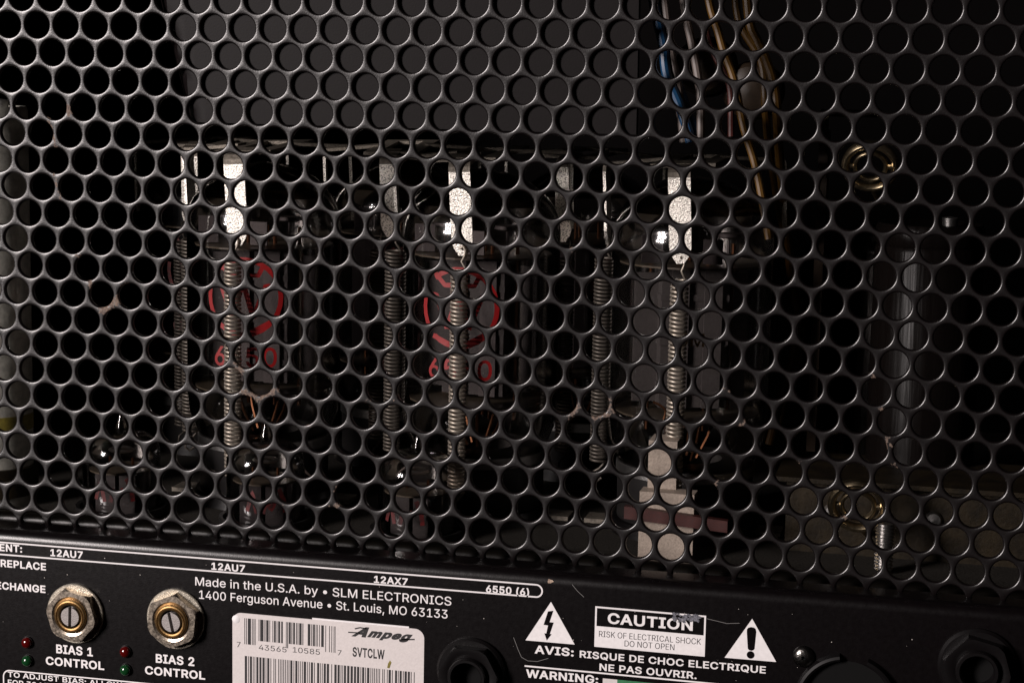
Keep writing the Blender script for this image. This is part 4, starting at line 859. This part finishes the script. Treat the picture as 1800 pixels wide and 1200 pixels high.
# scuff across the caution sign and a few scratches
random.seed(3)
sc = []
for k in range(46):
    u = random.random(); x, y = 1015 + 165 * u, 455 + 60 * random.random() * (1 - .3 * u) + 12 * u; r0 = random.uniform(5, 14)
    cx, cz = c3(x, y); m_ = [(cx + r0 / 22 * random.uniform(.5, 1.4) * math.cos(t), cz + r0 / 28 * random.uniform(.4, 1.3) * math.sin(t)) for t in [i / 7 * 2 * PI for i in range(7)]]
    sc.append((m_, [tuple(range(7))]))
for i, q in enumerate(sc): pass
b_ = MB()
for i, (vs, fs) in enumerate(sc): b_.add([(x, PY + SK * 2.5 - .0012 * i, z) for x, z in vs], fs)
b_.build('scuff', 'scuff', rp, off=OFF)
for q in ([(380, 275), (415, 318), (455, 355)], [(10, 610), (40, 690), (60, 735), (100, 758), (160, 762), (230, 742)], [(1235, 492), (1290, 505), (1360, 522), (1440, 520)]):
    pt_panel('scratch', [quadstrip([c3(*s_) for s_ in q], .05)], 'hair', 1.2)
c_ = at(966.7, 1021, PY); chips = MB()
ch_ = [(c_.x + random.uniform(.45, 1.0) * math.cos(t), c_.z + random.uniform(.4, .8) * math.sin(t)) for t in [i / 11 * 2 * PI for i in range(11)]]
chips.flat(ch_, PY - .02); chips.build('paint_chip', 'chip', rp, off=OFF)
# dust specks on the panel and lip
ds = MB(); random.seed(11)
for k in range(70):
    x = random.uniform(-12, 235); z = random.choice((random.uniform(-175, -135), random.uniform(-150, -135)))
    s_ = random.choice((.05, .07, .09, .13)); ds.flat([(x + s_ * math.cos(t) * random.uniform(.6, 1.2), z + s_ * math.sin(t)) for t in (0, 1.2, 2.5, 3.8, 5)], PY - .09 - k * .0002)
for k in range(110):
    x = random.uniform(-12, 250); y = random.uniform(-8, 0); s_ = random.choice((.06, .08, .12, .16))
    ds.add([(x - s_, y, DECK + .05), (x + s_ * .3, y - s_, DECK + .05), (x + s_, y + s_ * .4, DECK + .05), (x, y + s_, DECK + .08)], [(0, 1, 2, 3)])
do = ds.build('dust', 'dust', None); do['kind'] = 'stuff'; tag(do, 'pale dust specks scattered on the black panel and its upper edge', 'dust')

# barcode sticker
def c2(x, y): return pp(400 + x / 3, 950 + y / 3)
sx0 = c2(27, 500)[0]; sx1 = c2(1038, 500)[0]; sz1 = c2(250, 395)[1]; sz0 = sz1 - 40
rad = 2.4
outl = [(sx0, sz0), (sx1, sz0)] + [(sx1 - rad + rad * math.cos(a), sz1 - rad + rad * math.sin(a)) for a in [k / 8 * PI / 2 for k in range(9)]] + [(sx0 + rad - rad * math.sin(a), sz1 - rad + rad * math.cos(a)) for a in [k / 8 * PI / 2 for k in range(9)]]
st = empty('barcode_sticker', (sx0, PY, sz0), 'off white barcode sticker with rounded corners on the black panel', 'sticker')
SO = (sx0, PY, sz0)
MB().prism(outl, PY - .16, PY - .002).build('paper', 'sticker', st, off=SO)
lx0, lx1 = c2(447, 400)[0], c2(957, 440)[0]
MB().prism([(lx0, sz1 - 3), (lx1, sz1 - 3), (lx1, sz1 + .42), (lx0, sz1 + .42)], PY - .085, PY - .003).build('under_layer', 'white', st, off=SO)
def sprint(name, polys, m='ink'):
    b_ = MB()
    for vs, fs in polys: b_.add([(x, PY - .18, z) for x, z in vs], fs)
    return b_.build(name, m, st, off=SO)
def stext(s, L, R, cap, bold=0, shear=0, name='lettering'):
    vs, fs = text_mesh(s, bold, shear); x0 = min(v[0] for v in vs); x1 = max(v[0] for v in vs)
    p0 = c2(*L); p1 = c2(*R); h = c2((L[0] + R[0]) / 2, (L[1] + R[1]) / 2 - cap)[1] - c2((L[0] + R[0]) / 2, (L[1] + R[1]) / 2)[1]
    sx_ = (p1[0] - p0[0]) / (x1 - x0); sy_ = h / capH()
    return sprint(name, [([(p0[0] + (x - x0) * sx_, (p0[1] + p1[1]) / 2 + y * sy_) for x, y in vs], fs)])
bits = [(90,3),(99,3),(108,16),(130,3),(138,3),(145,3),(165,3),(173,17),(196,4),(205,12),(222,3),(238,3),(246,9),(260,3),(268,10),(284,8),(309,3),(316,4),(324,10),(338,4),(347,9),(363,4),(371,3),(379,12),(396,4),(424,13),(443,4),(452,9),(466,3),(473,3),(484,3),(495,13),(517,3),(537,3),(549,3),(561,3),(568,2)]
bars = []
za = (c2(90, 408)[1] + c2(570, 447)[1]) / 2
for x, w_ in bits:
    long_ = x < 150 or x > 510 or x in (309, 316)
    xx = c2(x, 480)[0]; ww = c2(x + w_ + .6, 480)[0] - xx
    zz = za - (5.7 if not long_ else 6.9) - (.0 if x > 150 else 0)
    bars.append(rect(xx, xx + ww, zz, za))
sprint('barcode', bars)
random.seed(5); bars = []; x = 92; za2 = (c2(92, 612)[1] + c2(990, 683)[1]) / 2
while x < 985:
    w_ = random.choice((3.5, 4, 4, 11, 12)); xx = c2(x, 660)[0]; bars.append(rect(xx, c2(x + w_, 660)[0], za2 - 14, za2)); x += w_ + random.choice((5, 5, 6, 12))
sprint('barcode', bars)
stext('7', (50, 558), (70, 560), 28); stext('43565', (166, 574), (312, 585), 28); stext('10585', (345, 587), (488, 598), 28); stext('7', (582, 601), (602, 603), 28)
stext('SVTCLW', (660, 607), (829, 620), 46, bold=.024)
stext('A', (652, 499), (748, 503), 46, bold=.05, shear=.6, name='logo')
stext('mpeg', (736, 505), (978, 521), 36, bold=.055, shear=.5, name='logo')
zz = c2(800, 506)[1]
sprint('logo_stroke', [quadstrip([(c2(637, 480)[0], c2(637, 480)[1]), (c2(700, 484)[0], c2(700, 484)[1])], .16), quadstrip([c2(905, 520), c2(988, 518)], .18), quadstrip([c2(672, 462), c2(700, 456), c2(735, 462)], .17)])
pt = MB(); cx, cz = c2(853, 650); pt.prism([(cx - .5, cz - .9), (cx + .1, cz - 1), (cx + .6, cz + .6), (cx + .2, cz + 1.1), (cx - .3, cz + .2)], PY - .2, PY - .162); pt.build('adhesive_spot', 'yellowband', st, off=SO)
MB().lathe([(.01, .22), (.8, .18), (1.1, .0)], c=(c2(46, 412)[0], PY - .16, c2(46, 412)[1]), axis='y', n=14).build('glue_blob', 'white', st, off=SO, smooth=True)

# ---------------------------------------------------------------- bias controls, lamps, sockets, screw
def hexprism(R, h0, h1, ch, rot, mb):
    pts = []; n = 48
    def ring(r_fn, h): return [(r_fn(k) * math.cos(2 * PI * k / n + rot), -h, r_fn(k) * math.sin(2 * PI * k / n + rot)) for k in range(n)]
    def hexr(k):
        a = 2 * PI * k / n; m = (a + PI / 6) % (PI / 3) - PI / 6; return R * math.cos(PI / 6) / math.cos(m)
    lim = R * .93
    rings = [ring(hexr, h0), ring(lambda k: hexr(k), h1 - ch * .9), ring(lambda k: min(hexr(k), lim + (R - lim) * .5), h1 - ch * .35), ring(lambda k: min(hexr(k), lim), h1), ring(lambda k: R * .60, h1)]
    # chamfer follows each corner: lower the corners of ring 1
    r1 = rings[1]
    for k in range(n):
        e = max(0, hexr(k) - lim) / (R - lim); x, y, z = r1[k]; r1[k] = (x, y + e * ch * .5, z)
    rings.append([(R * .72 * math.cos(2 * PI * k / n + rot), -h1 - .01, R * .72 * math.sin(2 * PI * k / n + rot)) for k in range(n)]); rings[-2], rings[-1] = rings[-1], [(R * .62 * math.cos(2 * PI * k / n + rot), -h1 + .35, R * .62 * math.sin(2 * PI * k / n + rot)) for k in range(n)]
    rings.append([(R * .60 * math.cos(2 * PI * k / n + rot), -h1 + .45, R * .585 * math.sin(2 * PI * k / n + rot)) for k in range(n)])
    vs = [v for r_ in rings for v in r_]; fs = []
    for i in range(len(rings) - 1):
        for k in range(n): fs.append((i * n + k, i * n + (k + 1) % n, (i + 1) * n + (k + 1) % n, (i + 1) * n + k))
    return mb.add(vs, fs)
def bias_control(px, py, rot, slot, label):
    c = at(px, py, PY - 2); r = empty('bias_control', (c.x, PY, c.z), label, 'control', 'slotted bias controls')
    MB().lathe([(5.4, -.01), (7.75, -.01), (7.95, .15), (7.95, .75), (7.75, .95), (5.0, .95)], axis='y', n=64).build('washer', 'washer', r, smooth=True)
    hexprism(7.35, .96, 3.4, .9, rot, MB()).build('hex_nut', 'nickel', r, smooth=True, ang=22)
    MB().lathe([(4.5, 1.0), (4.5, 3.5), (4.35, 3.75), (3.95, 3.85), (3.75, 3.6), (3.55, 3.85), (3.2, 3.75), (3.05, 3.4), (3.0, 1.0)], axis='y', n=48).build('threaded_bushing', 'brass', r, smooth=True, ang=50)
    MB().lathe([(3.05, .5), (3.05, 2.4), (2.5, 2.4)], axis='y', n=40).build('gap_ring', 'cavity', r, smooth=True)
    # slotted shaft: two half discs with the slot floor below
    sh = MB(); w_ = .42; Rr = 2.5; n = 20
    for s_ in (1, -1):
        a0 = math.asin(w_ / Rr); pts = [(Rr * math.cos(a0 + (PI - 2 * a0) * k / n), s_ * Rr * math.sin(a0 + (PI - 2 * a0) * k / n)) for k in range(n + 1)]
        if s_ < 0: pts = pts[::-1]
        ca, sa = math.cos(slot), math.sin(slot)
        sh.prism([(x * ca - z * sa, x * sa + z * ca) for x, z in pts], -3.75, -1.0)
    sh.lathe([(.01, 2.6), (Rr - .02, 2.6), (Rr - .02, 1.0)], axis='y', n=32)
    sh.build('slotted_shaft', 'shaft', r)
bias_control(128, 1080.5, .30, PI / 2 - .03, 'slotted control with nickel hex nut and brass bushing above BIAS 1, slot upright')
bias_control(305, 1090, -.10, PI / 2 + .22, 'slotted control with nickel hex nut and brass bushing above BIAS 2, slot leaning left')
def lamp(px, py, m, label):
    c = at(px, py, PY - 1); pr = [(1.75, -.5), (1.75, .35)] + [(1.5 * math.cos(a), .4 + 1.35 * math.sin(a)) for a in [k / 8 * PI / 2 for k in range(8)]] + [(.01, 1.75)]
    r = empty('indicator_lamp', (c.x, PY, c.z), label, 'lamp', 'small unlit indicator lamps')
    MB().lathe(pr[2:], axis='y', n=28).build('lens', m, r, smooth=True)
    MB().lathe([(1.5, -.2), (1.5, .45), (1.62, .45), (1.7, .3), (1.72, -.2)], axis='y', n=28).build('rim', 'black', r, smooth=True)
lamp(45.7, 1130, 'ledred', 'dark red round lamp at the far left, above its green partner'); lamp(46, 1162, 'ledgreen', 'dark green round lamp at the far left, under its red partner')
lamp(218.7, 1146, 'ledred', 'dark red round lamp between the two bias controls, above a green one'); lamp(219, 1178, 'ledgreen', 'dark green round lamp between the words CONTROL, under a red one')
def jack(px, py, k, rot, label):
    c = at(px, py, PY - 3); r = empty('jack_socket', (c.x, PY, c.z), label, 'socket', 'black jack sockets')
    MB().lathe([(6 * k, -.01), (8.5 * k, -.01), (8.9 * k, .3), (8.9 * k, .9), (8.3 * k, 1.5), (6 * k, 1.5)], axis='y', n=48).build('flange', 'black', r, smooth=True)
    hexprism(8.0 * k, 1.5, 4.4, 1.0, rot, MB()).build('hex_nut', 'black', r, smooth=True, ang=25)
    MB().lathe([(4.9 * k, 1.5), (4.9 * k, 5.4), (4.6 * k, 5.8), (4.0 * k, 5.8), (3.7 * k, 5.4), (3.6 * k, 1)], axis='y', n=40).build('bushing', 'black', r, smooth=True, ang=50)
    MB().lathe([(3.7 * k, 1.4), (.01, 1.2)], axis='y', n=32).build('bore', 'cavity', r, smooth=True)
jack(824, 1186, 1.0, .5, 'black jack socket with hex nut right of the barcode sticker')
jack(1718, 1176, 1.02, .3, 'black jack socket with hex nut in the lower right corner')
c = at(1412.5, 1155, PY - 1); sw = empty('panel_screw', (c.x, PY, c.z), 'dark cross head screw just right of the exclamation triangle', 'screw')
MB().lathe([(2.65, 0), (2.6, .45), (2.1, 1.05), (1.2, 1.4), (.5, 1.45)], axis='y', n=32).build('head', 'steel', sw, smooth=True)
sw.children[0].data.materials[0] = mat('dark screw', (0.10, .095, .09), .28, metal=1, var=.3, vscale=900, bump=.4)
for a in (.5, .5 + PI / 2):
    v = Vector((math.cos(a), 0, math.sin(a))); n_ = Vector((-v.z, 0, v.x))
    MB().add([v * 1.5 * s1 + n_ * .22 * s2 + Vector((0, -1.46 + (.35 if abs(s1) == 1 else 0), 0)) for s1, s2 in ((-1, -1), (1, -1), (1, 1), (-1, 1))], [(0, 1, 2, 3)]).build('cross_recess', 'cavity', sw)
c = at(1488, 1238, PY - 1); sk = empty('speaker_socket', (c.x, PY, c.z), 'large round black socket at the bottom edge left of the corner jack', 'socket')
arc = MB()
for a0, a1 in ((100, 440 - 12),):
    n = 60; vs = []; fs = []
    A = [math.radians(a0 + (a1 - a0) * i / n) for i in range(n + 1)]
    prf = [(10.6, 0), (10.9, 1.8), (11.5, 2.2), (12.1, 1.9), (12.5, 0)]
    for a in A:
        for r_, h in prf: vs.append((r_ * math.cos(a), -h, r_ * math.sin(a)))
    for i in range(n):
        for k in range(4): fs.append((i * 5 + k, i * 5 + k + 1, i * 5 + 6 + k, i * 5 + 5 + k))
    arc.add(vs, fs)
arc.build('rim', 'rimblack', sk, smooth=True)
MB().lathe([(10.5, .2), (.01, .2)], axis='y', n=40).build('bore', 'cavity', sk)

# ---------------------------------------------------------------- millimetres -> metres
done = set()
for o in SC.objects:
    if o.type == 'MESH':
        if o.data.name not in done:
            done.add(o.data.name); o.data.transform(Matrix.Diagonal((MM, MM, MM, 1)))
        o.location *= MM
    elif o.type == 'EMPTY': o.location *= MM; o.empty_display_size = .005
